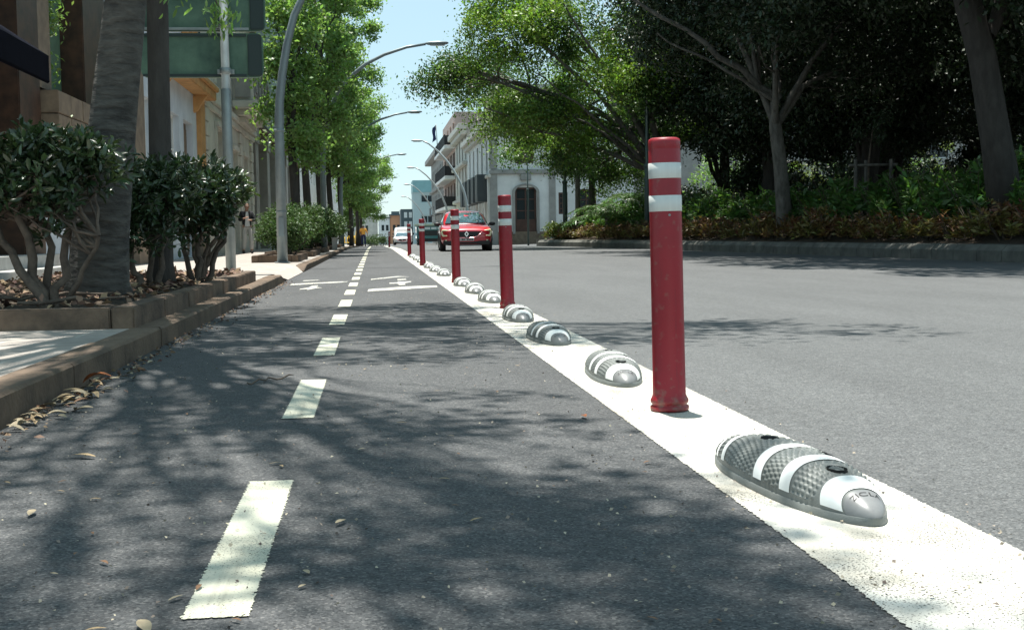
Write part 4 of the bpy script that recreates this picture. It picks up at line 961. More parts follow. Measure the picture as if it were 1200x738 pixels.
lean = dict(pelvis=(0, .05, .88), belly=(0, .07, 1.02), chest=(0, .12, 1.22), neck=(0, .10, 1.40), head0=(0, .08, 1.46), head=(0.01, .04, 1.53),
            shl=(.17, .12, 1.31), ell=(.24, .02, 1.06), wrl=(.10, -.13, 1.08), shr=(-.17, .12, 1.31), elr=(-.24, .04, 1.07), wrr=(-.09, -.14, 1.14),
            hipl=(.09, .04, .84), knl=(.12, -.07, .46), anl=(.11, -.10, .085), toel=(.12, -.24, .03), hipr=(-.09, .04, .84), knr=(-.10, -.02, .46), anr=(-.14, -.03, .085), toer=(-.15, -.17, .03))
person((-3.78, 38.0, .11), R(12), 'person in a black jacket and light trousers standing with folded arms against the wall', lean,
       dict(skin=M_SKIN, hair=M_HAIR, trousers=M_TROU, top=M_JACKET, sleeve=.85, front=M_SHIRT), .93)
wk = dict(pelvis=(0, 0, .93), belly=(0, -.02, 1.08), chest=(0, -.05, 1.28), neck=(0, -.06, 1.46), head0=(0, -.08, 1.52), head=(0, -.12, 1.58),
          shl=(.19, -.04, 1.37), ell=(.30, -.06, 1.12), wrl=(.24, -.20, .95), shr=(-.19, -.04, 1.37), elr=(-.29, -.02, 1.1), wrr=(-.30, -.10, .86),
          hipl=(.10, 0, .9), knl=(.12, -.04, .5), anl=(.12, .02, .085), toel=(.13, -.12, .03), hipr=(-.10, 0, .9), knr=(-.11, .02, .5), anr=(-.13, .08, .085), toer=(-.14, -.06, .03))
person((-.80, 98, zt(98)+.01), R(180), 'street worker in orange shirt and navy trousers seen from behind at the far kerb', wk,
       dict(skin=M_SKIN, hair=M_HAIR, trousers=M_NTR, top=M_ORSH, sleeve=.3), 1.0, hat=mat('cap_grey', (.35, .38, .33), .8))
# cart
ct = thing('cleaning_cart', (-1.75, 97.6, zt(97)+.11), 'small yellow cleaning cart beside the street worker', 'cart'); z = zt(97)+.11
mb = MB(); mb.tube([(-1.7, 97.6, z+.2), (-1.7, 97.6, z+.75)], [.20, .25], 14); mb.build('bin', M_YEL, ct)
mb = MB(); mb.tube([(-1.45, 97.4, z+.1), (-1.35, 97.4, z+1.1), (-1.35, 97.9, z+1.1), (-1.45, 97.9, z+.1)], .03, 8); mb.tube([(-2.3, 97.4, z+.22), (-1.4, 97.4, z+.22)], .03, 6); mb.tube([(-2.3, 97.9, z+.22), (-1.4, 97.9, z+.22)], .03, 6); mb.tube([(-2.3, 97.4, z+.22), (-2.3, 97.9, z+.22)], .03, 6); mb.tube([(-2.25, 97.6, z+.2), (-2.25, 97.6, z+.65)], .03, 6); mb.tube([(-2.05, 97.6, z+.2), (-2.05, 97.6, z+.65)], .03, 6); mb.build('frame', M_YEL, ct)
for dy in (-.25, .25):
    mb = MB(); mb.tube([(-1.7, 97.6+dy-.03, z+.14), (-1.7, 97.6+dy+.03, z+.14)], .14, 16); mb.build('wheel', M_TYRE, ct)
gp = thing('utility_post', (-1.36, 44.2, .11), 'short square grey post standing on the pavement edge beside the hedge row', 'post')
mb = MB(); mb.box(-1.47, -1.29, 44.1, 44.28, .1, .52); mb.build('post_body', M_STONEG, gp, bevel=.015); mb = MB(); mb.box(-1.49, -1.27, 44.08, 44.30, .52, .55); mb.build('cap', M_STONEG, gp, bevel=.008)

# ================================================================== VEHICLES
def loft(secs, close=True, flip=False):
    """secs: list of (y, [(x,z)...]) half sections from bottom centre outward to top centre; mirrored"""
    mb = MB(); vs = []; n = len(secs[0][1])
    for y, s in secs:
        full = [(x, z) for x, z in s]+[(-x, z) for x, z in s[::-1]]
        for k, (x, z) in enumerate(full): vs.append((x, y[k if k < n else 2*n-1-k] if isinstance(y, list) else y, z))
    N = 2*n; fs = [(i*N+k, i*N+(k+1) % N, (i+1)*N+(k+1) % N, (i+1)*N+k) for i in range(len(secs)-1) for k in range(N)]
    fs += [tuple(range(N))[::-1], tuple((len(secs)-1)*N+k for k in range(N))]
    mb.add(vs, fs, True); return mb
def finish(o, lv=2, angle=None):
    md = o.modifiers.new('u', 'SUBSURF'); md.levels = lv; md.render_levels = lv
    dg = bpy.context.evaluated_depsgraph_get(); dg.update(); m2 = bpy.data.meshes.new_from_object(o.evaluated_get(dg)); o.modifiers.clear(); o.data = m2
    m2.polygons.foreach_set('use_smooth', [True]*len(m2.polygons)); return o
def wheel(root, x, y, r, wdt=.21, side=1):
    mb = MB(); prof = [(-wdt/2, r*.72), (-wdt/2, r*.93), (-wdt*.38, r), (wdt*.38, r), (wdt/2, r*.93), (wdt/2, r*.72)]; n = 28; vs = []
    for dx, rr in prof:
        for k in range(n): a = 2*PI*k/n; vs.append((x+dx, y+rr*math.cos(a), r+rr*math.sin(a)))
    mb.add(vs, [(i*n+k, (i+1)*n+k, (i+1)*n+(k+1) % n, i*n+(k+1) % n) for i in range(5) for k in range(n)], True)
    wv = mb.build('wheel', M_TYRE, root, off=(0, 0, 0))
    mb = MB(); mb.tube([(x-side*wdt*.3, y, r), (x+side*wdt*.38, y, r)], r*.70, 24); mb.build('rim', mat('rim_dark', (.12, .12, .12), .35, metal=.8), wv, off=(0, 0, 0))
    mb = MB()
    for k in range(5):
        a = 2*PI*k/5; mb.tube([(x+side*wdt*.45, y+.04*math.cos(a), r+.04*math.sin(a)), (x+side*wdt*.45, y+r*.66*math.cos(a), r+r*.66*math.sin(a))], .028, 6)
    mb.build('spoke', M_CHROME, wv, off=(0, 0, 0))

def suv(label, loc, rz, paint_m, L=4.5, W=1.82, H=1.55, front=True):
    t = thing('parked_car' if not front else 'car', loc, label, 'car', None, rz); t['_w'] = (0, 0, 0)
    w2 = W/2; f = W/1.82; h = H/1.55
    # lower body: y=0 is the front bumper, y=L the tail
    def sec(k, zb, zs, zt_): return [(0, zb*h), (w2*k*.80, zb*h), (w2*k*.97, (zb+.10)*h), (w2*k, (zb+zs)/2*h), (w2*k*.985, zs*h), (w2*k*.90, zt_*h), (w2*k*.5, (zt_+.02)*h), (0, (zt_+.025)*h)]
    S = [(.0, sec(.72, .30, .66, .74)), (.05, sec(.84, .23, .70, .80)), (.22, sec(.955, .20, .78, .86)), (.55, sec(.985, .20, .86, .93)), (1.1, sec(1.0, .21, .90, .985)), (1.5, sec(1.0, .22, .93, 1.02)),
         (2.4, sec(1.0, .22, .96, 1.02)), (3.4, sec(1.0, .22, .98, 1.03)), (4.1, sec(.97, .24, 1.0, 1.05)), (4.42, sec(.90, .30, .98, 1.04)), (4.5, sec(.80, .36, .92, .98))]
    S = [(y*L/4.5, s) for y, s in S]
    finish(loft(S).build('body', paint_m, t, off=(0, 0, 0)), 2)
    def gs(k, z, kr=.93): return [(0, .95*h), (w2*k, .95*h), (w2*k*.97, (.95+(z-.95)*.5)*h), (w2*k*.87, (z-.07)*h), (w2*k*.70, (z-.005)*h), (w2*.3, (z+.015)*h), (0, (z+.02)*h)]
    G = [(1.15, gs(.80, .985)), (1.45, gs(.86, 1.16)), (1.85, gs(.87, 1.40)), (2.15, gs(.86, 1.50)), (2.6, gs(.86, 1.53)), (3.2, gs(.84, 1.50)), (3.8, gs(.80, 1.36)), (4.2, gs(.74, 1.16)), (4.4, gs(.68, 1.02))]
    G = [(y*L/4.5, s) for y, s in G]
    finish(loft(G).build('cabin', paint_m, t, off=(0, 0, 0)), 2)
    ws = mat('windscreen', (.05, .10, .12), .04, spec=1.0, coat=1.0)
    # windscreen slab lying just proud of the cabin slope
    def quadglass(name, pts, nrm, mt=ws, th=.02):
        mb = MB(); pts = [Vector(p) for p in pts]; nn = Vector(nrm).normalized()*th; k = len(pts)
        mb.add([p+nn for p in pts]+[p-nn for p in pts], [tuple(range(k)), tuple(range(2*k-1, k-1, -1))]+[(i, (i+1) % k, k+(i+1) % k, k+i) for i in range(k)]); mb.build(name, mt, t, off=(0, 0, 0), bevel=.006)
    q = L/4.5
    quadglass('windscreen', [(-.70*f, 1.24*q, 1.03*h), (.70*f, 1.24*q, 1.03*h), (.62*f, 1.60*q, 1.245*h), (.51*f, 1.97*q, 1.43*h), (-.51*f, 1.97*q, 1.43*h), (-.62*f, 1.60*q, 1.245*h)], (0, -.55, .83), th=.03)
    for s in (-1, 1):
        quadglass('side_window', [(s*.80*f, 1.75*q, 1.03*h), (s*.80*f, 3.9*q, 1.06*h), (s*.66*f, 3.5*q, 1.33*h), (s*.675*f, 2.3*q, 1.40*h)][::s], (s, 0, .35))
        mb = MB(); mb.ball((s*(w2+.06), 1.55*q, 1.02*h), (.12, .07, .07), 8); mb.tube([(s*(w2-.12), 1.55*q, .98*h), (s*(w2+.03), 1.55*q, 1.0*h)], .03, 6); mb.build('mirror', M_BLACK, t, off=(0, 0, 0))
        for y in (.82*q, 3.55*q): wheel(t, s*(w2-.11), y, .34, side=s)
        mb = MB(); n = 16
        for y in (.82*q, 3.55*q):
            vs = []
            for k in range(n+1):
                a = PI*k/n; vs += [(s*(w2-.005), y+.36*math.cos(a), .34+.36*math.sin(a)), (s*(w2-.005), y+.42*math.cos(a), .34+.44*math.sin(a)), (s*(w2+.012), y+.36*math.cos(a), .34+.36*math.sin(a)), (s*(w2+.012), y+.42*math.cos(a), .34+.44*math.sin(a))]
            mb.add(vs, [(4*i+2, 4*i+3, 4*i+7, 4*i+6) for i in range(n)]+[(4*i+1, 4*i+5, 4*i+7, 4*i+3) for i in range(n)])
        mb.build('wheel_arch', M_BLACK, t, off=(0, 0, 0))
        # headlamp body and its C shaped light
        mb = MB(); mb.add([(s*.42*f, .045*q, .735*h), (s*.83*f, .14*q, .78*h), (s*.86*f, .20*q, .62*h), (s*.60*f, .06*q, .62*h), (s*.42*f, .10*q, .76*h), (s*.80*f, .30*q, .80*h), (s*.86*f, .34*q, .64*h), (s*.60*f, .15*q, .60*h)],
               [(0, 1, 2, 3), (4, 7, 6, 5), (0, 4, 5, 1), (1, 5, 6, 2), (2, 6, 7, 3), (3, 7, 4, 0)]); hl = mb.build('headlight', mat('lamp_dark', (.10, .11, .05), .15, coat=1), t, off=(0, 0, 0), bevel=.01)
        mb = MB(); mb.tube([(s*.50*f, .035*q, .745*h), (s*.82*f, .105*q, .785*h), (s*.845*f, .14*q, .70*h), (s*.80*f, .10*q, .58*h), (s*.66*f, .02*q, .575*h)], [.016, .034, .042, .038, .02], 8); mb.build('light_strip', M_HEAD, hl, off=(0, 0, 0))
        mb = MB(); mb.tube([(s*.70*f, .03*q, .38*h), (s*.70*f, .10*q, .38*h)], .045, 12); mb.build('fog_light', M_HEAD, t, off=(0, 0, 0))
    mb = MB(); mb.add([(-.52*f, -.012, .72*h), (.52*f, -.012, .72*h), (.36*f, -.025, .56*h), (.20*f, -.03, .51*h), (-.20*f, -.03, .51*h), (-.36*f, -.025, .56*h), (-.52*f, .1, .72*h), (.52*f, .1, .72*h), (.36*f, .1, .56*h), (.2*f, .1, .51*h), (-.2*f, .1, .51*h), (-.36*f, .1, .56*h)],
        [(0, 5, 4, 3, 2, 1)]+[(i, (i+1) % 6, 6+(i+1) % 6, 6+i) for i in range(6)]); mb.build('grille', M_BLACK, t, off=(0, 0, 0))
    mb = MB(); mb.tube([(-.54*f, -.02, .715*h), (-.38*f, -.035, .55*h), (-.20*f, -.04, .495*h), (.20*f, -.04, .495*h), (.38*f, -.035, .55*h), (.54*f, -.02, .715*h)], .016, 6); mb.build('grille_trim', mat('trim_pink', (.6, .25, .27), .2, metal=.6), t, off=(0, 0, 0))
    mb = MB(); a, b = .075, .11; z = .635*h; y = -.05
    mb.add([(0, y, z+b), (a, y, z), (0, y, z-b), (-a, y, z), (0, y, z+b*.5), (a*.5, y, z), (0, y, z-b*.5), (-a*.5, y, z), (0, y+.04, z+b), (a, y+.04, z), (0, y+.04, z-b), (-a, y+.04, z)],
           [(0, 4, 5, 1), (1, 5, 6, 2), (2, 6, 7, 3), (3, 7, 4, 0), (0, 1, 9, 8), (1, 2, 10, 9), (2, 3, 11, 10), (3, 0, 8, 11)]); mb.build('emblem', M_CHROME, t, off=(0, 0, 0))
    mb = MB(); mb.box(-.80*f, .80*f, .01, .25, .24*h, .42*h); mb.build('bumper_intake', M_BLACK, t, off=(0, 0, 0), bevel=.03)
    mb = MB(); mb.box(-.26, .26, -.025, .01, .385*h, .485*h); pl = mb.build('licence_plate', mat('plate', (.5, .5, .5), .5), t, off=(0, 0, 0), bevel=.005)
    mb = MB()
    for i in range(7):
        if i == 4: continue
        x = .19-.06*i; mb.box(x, x+.035, -.030, -.026, .405*h, .465*h)
    mb.build('plate_characters', M_TEXT, pl, off=(0, 0, 0))
    mb = MB(); mb.box(-.5*f, .5*f, .04, .3, .19*h, .235*h); mb.build('skid_plate', mat('silver_trim', (.35, .35, .35), .4), t, off=(0, 0, 0), bevel=.01)
    return t
suv('bright red crossover car driving towards the camera in the right lane', (3.22, 43.2, .004), R(-2), M_CAR, W=1.86, H=1.47)
wc = suv('white hatchback parked beyond the crest left of the fifth post', (3.05, 134, zt(134)), 0, M_WHITEC, L=4.0, W=1.9, H=1.42)
def van(name, label, loc, W, H, L, mbody, extra_stripe=None, band=None):
    t = thing(name, loc, label, 'van'); t['_w'] = (0, 0, 0); w2 = W/2
    def sec(k, zb, z1): return [(0, zb), (w2*k*.85, zb), (w2*k, zb+.12), (w2*k, (zb+z1)/2), (w2*k*.95, z1-.15), (w2*k*.82, z1), (0, z1+.02)]
    S = [(0, sec(.80, .35, H*.46)), (.08, sec(.93, .25, H*.52)), (.5, sec(1, .25, H*.60)), (1.15, sec(1, .25, H*.97)), (1.6, sec(1, .25, H)), (L*.8, sec(1, .25, H)), (L-.1, sec(.98, .25, H*.99)), (L, sec(.9, .35, H*.95))]
    finish(loft(S).build('body', mbody, t, off=(0, 0, 0)), 1)
    mb = MB(); pts = [(-w2*.84, .50, H*.60), (w2*.84, .50, H*.60), (w2*.74, 1.08, H*.90), (-w2*.74, 1.08, H*.90)]
    mb.add([(x, y-.03, z+.03) for x, y, z in pts]+[(x, y+.2, z-.1) for x, y, z in pts], [(0, 1, 2, 3), (0, 4, 5, 1), (1, 5, 6, 2), (2, 6, 7, 3), (3, 7, 4, 0)]); mb.build('windscreen', M_GLASS, t, off=(0, 0, 0))
    for s in (-1, 1):
        for y in (.8, L-.9): wheel(t, s*(w2-.12), y, .33, side=s)
        mb = MB(); mb.box(min(s*.55*w2, s*.85*w2), max(s*.55*w2, s*.85*w2), -.01, .12, H*.34, H*.42); mb.build('headlight', M_HEAD, t, off=(0, 0, 0), bevel=.01)
        mb = MB(); mb.ball((s*(w2+.12), .8, H*.62), (.08, .06, .14), 6); mb.build('mirror', M_BLACK, t, off=(0, 0, 0))
    mb = MB(); mb.box(-w2*.6, w2*.6, -.02, .1, .32, H*.30); mb.build('grille', M_BLACK, t, off=(0, 0, 0), bevel=.01)
    return t
van('white_van', 'white van parked directly behind the far white hatchback', (3.4, 143, zt(143)), 2.1, 2.05, 4.8, M_WHITEC)
tv = thing('market_truck', (5.2, 112, zt(112)), 'teal green truck with pale roof strip half hidden behind the red car', 'truck'); tv['_w'] = (0, 0, 0)
mb = MB(); mb.box(-1.35, 1.35, 0, 3.6, .45, 1.75); mb.build('body', M_TEALC, tv, off=(0, 0, 0), bevel=.08)
mb = MB(); mb.box(-1.45, 1.45, -.12, 3.7, 1.75, 1.92); mb.build('roof', mat('roof_pale', (.40, .50, .40), .6), tv, off=(0, 0, 0), bevel=.03)
mb = MB(); mb.box(-1.2, 1.2, -.03, .1, .85, 1.32); mb.build('windscreen', M_GLASS, tv, off=(0, 0, 0), bevel=.02)
mb = MB()
for x in (-1.2, -.62, -.04, .54): mb.box(x, x+.48, -.05, .1, 1.42, 1.62)  # pale blocks stand in for white light reflected on the glass
mb.build('glass_glint', mat('glint_pale', (.6, .72, .74), .4), tv, off=(0, 0, 0))
mb = MB(); mb.box(-1.3, 1.3, -.04, .1, .32, .6); mb.build('bumper', M_BLACK, tv, off=(0, 0, 0), bevel=.02)
for s in (-1, 1):
    for y in (.6, 2.9): wheel(tv, s*1.15, y, .33, side=s)
# cars glimpsed beyond the park
for i, (x, y, mm, lab) in enumerate(((17.0, 65.5, M_WHITEC, 'white car glimpsed behind the park shrubs left of the nearest post'), (21.6, 66.0, M_WHITEC, 'white car glimpsed under the trees right of the nearest post'),
                                     (27.5, 67, mat('car_silver', (.3, .32, .33), .3, metal=.5), 'silver car deep behind the pale forked trunk'))):
    c = suv(lab, (x, y, .9), R(90), mm, H=1.45); c.name = 'parked_car'
# ================================================================== VEGETATION
# shrubs in the nearest planter: bare crooked stems, rosettes of lance leaves
def shrub(name, label, base, stems, clumps, nros, L=.072, leafm=None, group=None, lpr=10, srad=.02):
    t = thing(name, base, label, 'shrub', group); mb = MB(); leafm = leafm or M_LSH
    tips = []; D = []
    for (bx_, by_, tx, ty, tz, r) in stems:
        p = wob((bx_, by_, base[2]-.03), (tx, ty, tz), 7, .03); mb.tube(p, [r*(1-.5*i/7) for i in range(8)], 8, cap=False)
        tops = p[5:]
        for cl in clumps:
            if (Vector(cl[:3])-Vector((tx, ty, tz))).length > .75: continue
            for j in range(2):
                q = Vector(cl[:3])+Vector([random.gauss(0, .4)*cl[3+k] for k in range(3)])
                mb.tube(wob(random.choice(tops), q, 5, .035), [r*.5, r*.45, r*.38, r*.3, r*.2, r*.12], 5, cap=False)
    P = []
    for cl in clumps:
        c = np.array(cl[:3]); rr = np.array(cl[3:6]); k = int(nros*1.35*(cl[6] if len(cl) > 6 else 1))
        d = rng.normal(size=(k, 3)); d[:, 2] += .25; d /= np.linalg.norm(d, axis=1)[:, None]; pc = c+d*rr*rng.uniform(.1, 1.45, (k, 1))
        for i in range(k):
            ax = d[i]*.7+np.array([0, 0, .8]); ax /= np.linalg.norm(ax)
            for j in range(lpr):
                v = rng.normal(size=3); v -= ax*v.dot(ax)*.0; v /= np.linalg.norm(v); dd = v*.9+ax*.55; P.append(pc[i]+dd*.012+rng.normal(size=3)*.008); D.append(dd)
    D = np.array(D); D /= np.linalg.norm(D, axis=1)[:, None]
    mb.build('stem', M_STEM, t); leaf_mesh('foliage', P, L, leafm, t, aspect=.34, fine=True, D=D)
    return t
z_ = .225
shrub('planter_shrub', 'dark glossy leaved shrub with crooked bare stems left of the big leaning trunk', (-1.92, 7.45, z_),
      [(-1.90, 7.35, -2.1, 7.5, .95, .035), (-1.84, 7.4, -1.72, 7.5, .95, .03), (-1.86, 7.3, -2.35, 7.6, .95, .03), (-1.88, 7.5, -1.9, 7.6, 1.0, .028), (-1.82, 7.42, -1.56, 7.3, .62, .022)],
      [(-2.3, 7.6, .99, .34, .3, .15, 1.3), (-1.95, 7.55, 1.06, .3, .3, .14, 1.2), (-1.68, 7.5, 1.02, .20, .25, .13, .8), (-2.5, 7.5, .92, .25, .3, .15), (-1.80, 7.35, .86, .12, .15, .2, .35), (-2.2, 7.4, .85, .25, .2, .16, .5), (-1.9, 7.6, .72, .08, .1, .14, .12), (-2.0, 7.5, 1.16, .35, .2, .06, .3)], 105)
shrub('planter_shrub', 'dark leafy shrub around the slim dark trunk in the nearest planter', (-1.72, 9.9, z_),
      [(-1.8, 9.8, -1.95, 9.8, .8, .03), (-1.7, 9.9, -1.6, 9.9, .85, .028), (-1.75, 10, -1.8, 10.1, .9, .026)],
      [(-1.92, 9.8, .90, .26, .3, .2, 1.2), (-1.62, 9.9, .97, .26, .3, .18, 1.1), (-1.8, 10.1, 1.05, .3, .3, .12), (-1.78, 9.7, .70, .28, .2, .17, .8), (-1.95, 9.6, .5, .1, .1, .08, .12)], 110)
shrub('planter_shrub', 'leafy shrub in the middle of the nearest planter, left of the sign pole', (-1.5, 10.9, z_),
      [(-1.5, 10.8, -1.45, 10.8, .85, .028), (-1.45, 10.9, -1.2, 10.9, .85, .028), (-1.55, 10.9, -1.7, 11, .9, .026), (-1.5, 11, -1.35, 11.1, 1.0, .02)],
      [(-1.5, 10.8, 1.02, .28, .3, .18, 1.3), (-1.32, 10.8, 1.0, .17, .3, .14, .8), (-1.65, 11, .9, .2, .2, .2, .8), (-1.5, 10.7, .72, .24, .2, .16, .7), (-1.3, 10.7, .75, .1, .1, .1, .15)], 110)
shrub('planter_shrub', 'sparse shrub with pale bare forked stems at the far end of the nearest planter', (-1.6, 11.8, z_),
      [(-1.62, 11.8, -1.36, 11.7, .85, .03), (-1.58, 11.7, -1.25, 11.8, .95, .028), (-1.65, 11.85, -1.7, 11.8, .8, .025)],
      [(-1.34, 11.8, 1.02, .18, .25, .11, .9), (-1.26, 11.7, 1.02, .10, .2, .08, .35), (-1.65, 11.8, 1.0, .2, .2, .15, .7)], 90, leafm=mat('leaf_shrub_light', (.07, .11, .035), .34, island=.45, trans=.2, spec=.7))
# hedge bushes in the other planters
M_LHG = mat('leaf_hedge', (.055, .10, .03), .55, spec=.35, island=.4, trans=.2)
hv = []
for i in range(2):
    base = (0, 0, 0)
    t = thing('hedge_bush', base, 'x', 'bush', 'round green bushes in the pavement planters')
    cl = [(0, 0, .62, .62, .75, .45), (.15, -.4, .75, .45, .45, .35), (-.2, .4, .8, .45, .5, .35)]
    P = [ell_pts(c, 2600, 26, .12, .5)[0] for c in cl]; P = np.concatenate(P); P = P[P[:, 2] > .08]
    mb = MB()
    for k in range(7): mb.tube(wob((random.uniform(-.15, .15), random.uniform(-.2, .2), -.05), (random.uniform(-.45, .45), random.uniform(-.6, .6), random.uniform(.5, .9)), 5, .04), [.028, .024, .02, .016, .01, .005], 6, cap=False)
    mb.build('stem', M_STEM, t); leaf_mesh('foliage', P, .085, M_LHG, t, aspect=.4)
    hv.append(t)
spots = [(-1.80, 24.9, .72), (-1.85, 26.8, .85), (-1.98, 30.9, .95), (-1.95, 33, 1.0), (-2.05, 37.9, 1.05), (-1.95, 40, 1.05), (-2.1, 46.3, 1.1), (-1.95, 48.6, 1.05), (-2.1, 55.2, 1.1), (-1.9, 57.8, 1.1)]
labs = ['round green bush directly left of the curved lamp post', 'round green bush directly behind the curved lamp post', 'third bush of the hedge row, above the third planter', 'fourth bush of the hedge row',
        'fifth bush of the hedge row, above the fourth planter', 'sixth bush of the hedge row', 'seventh bush of the hedge row, beside the short grey post', 'eighth bush of the hedge row', 'ninth bush of the hedge row, near the worker cart', 'last and farthest bush of the hedge row']
for i, ((x, y, s), lab) in enumerate(zip(spots, labs)):
    o = hv[i] if i < 2 else dup(hv[i % 2], (0, 0, 0)); o.location = (x, y, zt(y)+.22); o.rotation_euler = (0, 0, R(random.uniform(-30, 30)+180*(i % 2))); o.scale = (s, s, s); o['label'] = lab

# the two big trunks of the nearest planter; their crowns spread above the lane, over the camera
def overhead(name, label, trunk, radii, targets, bark, leafm, L=.13):
    t = thing(name, trunk[0], label, 'tree'); mb = MB(); mb.tube(trunk, radii, 20); P = []
    fk = Vector(trunk[-1])
    for (gx, gy, h, r, n) in targets:                # a spray of leaves whose shadow falls round (gx, gy)
        c = Vector((gx-.04*h, gy+.151*h, h)); k = max(3, int(n/45))
        pc = np.array(c)+rng.normal(size=(k, 3))*np.array([r, r*.8, .35])*.6; idx = rng.integers(0, k, n)
        P.append(pc[idx]+rng.normal(size=(n, 3))*np.array([.17, .13, .12]))
        pth = wob(fk, c, 6, .15, .5); mb.tube(pth, [.03, .024, .018, .013, .010, .007, .004], 6, cap=False)
        for q in pc[:4]: mb.tube(wob(pth[4], q, 3, .06), [.008, .006, .005, .003], 5, cap=False)
    mb.build('trunk', bark, t); P = np.concatenate(P); leaf_mesh('crown', P, L, leafm, t, aspect=.36)
    return t
random.seed(11)
T1 = []                                              # dapple over the near lane and pavement
for i in range(54):
    gy = random.uniform(-.6, 4.0); gx = random.uniform(-3.2, .62+.05*gy)
    if gx > .2 and gy > 3.0: continue
    if gx < -1.2 and gy > 3.2: continue
    T1.append((gx, gy, random.uniform(6.0, 8.5), random.uniform(.16, .32), random.randint(60, 130)))
for i in range(14): T1.append((random.uniform(.15, .68), random.uniform(1.4, 2.9), random.uniform(6.5, 9), .22, 90))
for i in range(12): T1.append((random.uniform(-.9, .4), random.uniform(3.8, 4.5), random.uniform(5.5, 8), .2, 60))
for i in range(5): T1.append((random.uniform(-3.5, -1.6), random.uniform(5.2, 6.6), random.uniform(5.5, 8), .2, 60))
tk = [(-1.80, 8.35, .17), (-1.80, 8.35, .32), (-1.77, 8.33, .6), (-1.70, 8.3, 1.05), (-1.62, 8.26, 1.6), (-1.53, 8.2, 2.15), (-1.45, 8.0, 3.2), (-1.4, 7.7, 4.6)]
tr1 = overhead('leaning_tree', 'large grey leaning trunk in the nearest planter, crown spreading overhead', tk, [.25, .20, .18, .155, .142, .128, .11, .10], T1, M_BARK1, M_LST)
T2 = []                                              # the dark band across the lane behind the second hump
for i in range(100):
    gy = random.uniform(5.9, 10.6); gx = random.uniform(-4.2, .72)
    if gx < -.9 and gy < 6.5: continue
    T2.append((gx, gy, random.uniform(5.0, 8.0), .32, random.randint(110, 170)))
for i in range(7): T2.append((random.uniform(.8, 1.2), random.uniform(6.6, 7.6), random.uniform(5, 7), .2, 55))
for i in range(12): T2.append((random.uniform(1.3, 3.0), random.uniform(6.6, 8.4), random.uniform(5, 7), .3, 65))
for i in range(14): T2.append((random.uniform(-4, -1.9), random.uniform(10.4, 13.5), random.uniform(5, 8), .4, 120))
tk = [(-1.72, 10.3, .17), (-1.72, 10.3, .4), (-1.70, 10.3, 1.2), (-1.68, 10.28, 2.4), (-1.66, 10.1, 3.6), (-1.6, 9.8, 4.8)]
tr2 = overhead('slim_tree', 'slim dark upright trunk beside the leaning one, crown spreading overhead', tk, [.13, .10, .088, .085, .08, .07], T2, M_BARK2, M_LST)
# sprays of the crown that droop into view in front of the sign
for (x, y, z, n, lab) in ((-1.0, 8.6, 2.10, 95, 'x'), (-1.32, 8.7, 2.32, 60, 'x')):
    c = Vector((x, y, z)); mb = MB(); root = tr1; mb.tube(wob((-1.4, 8.0, 3.4), c, 5, .04), [.012, .01, .008, .006, .004, .003], 5); mb.build('twig', M_STEM, root)
    P = np.array(c)+rng.normal(size=(n, 3))*np.array([.06, .05, .07]); D = rng.normal(size=(n, 3))*.5; D[:, 2] -= .9
    leaf_mesh('leaf_spray', P, .07, M_LST, root, aspect=.28, D=D/np.linalg.norm(D, axis=1)[:, None], fine=True)

# left street trees
def street_tree(x, y, lab, H=9.5, w=1.0, seed=0, lx=0.0):
    z = zt(y)+.2
    random.seed(int(y*7)); cl = []; lx = .05 if y < 36 else .35
    K_ = 15 if y < 44 else 22
    for k in range(K_):
        f0 = .36 if y < 44 else .25; f = f0+(.98-f0)*(k+.5)/K_; e = w*1.35*math.sin(PI*min(.97, (f-.18)*1.12))**.5; a = k*2.4+random.uniform(-.5, .5); q = e*random.uniform(.25, .8)
        cl.append((x+lx+q*math.cos(a)*1.1, y+q*math.sin(a)*1.3, z+H*f+random.uniform(-.2, .2), random.uniform(.42, .68)*w**.5, random.uniform(.5, .85), random.uniform(.36, .6)))
    tk = [(x, y, z-.1), (x+.02, y, z+1.2), (x-.05, y+.05, z+2.8), (x+.04, y, z+4.6), (x, y, z+H*.75)]
    return tree('street_tree', lab, 'tree', tk, [.15, .12, .105, .09, .04], cl, .135, 25, M_BARK2, M_LST, 'street trees along the left pavement', sig=.2, fork=tk[2], twigs=3, limb_r=.045, aspect=.62, puff_k=22, rmin=.2)
tl = [(-2.15, 34.8, 'first bright green street tree right behind the curved lamp post', 7.3, .62), (-2.0, 38.3, 'second bright green street tree, its dark trunk seen above the hedge', 10.6, 1.0), (-1.95, 46.5, 'third street tree, whose crown edge reaches furthest right at the top', 12.5, 1.35),
      (-1.8, 53, 'fourth street tree along the left pavement', 13, 1.5), (-1.6, 62, 'fifth street tree along the left pavement', 12, 1.6), (-1.3, 73, 'sixth street tree, low crown beside the lamp heads', 9.5, 1.4),
      (-1.1, 86, 'seventh street tree, crown edge bordering the pale sky', 9, 1.45), (-1.0, 101, 'farthest street tree behind the street worker', 8.5, 1.6), (-2.4, 120, 'last tree of the left row, beyond the worker', 8, 1.6)]
for x, y, lab, H, w_ in tl: street_tree(x, y, lab, H, w_)

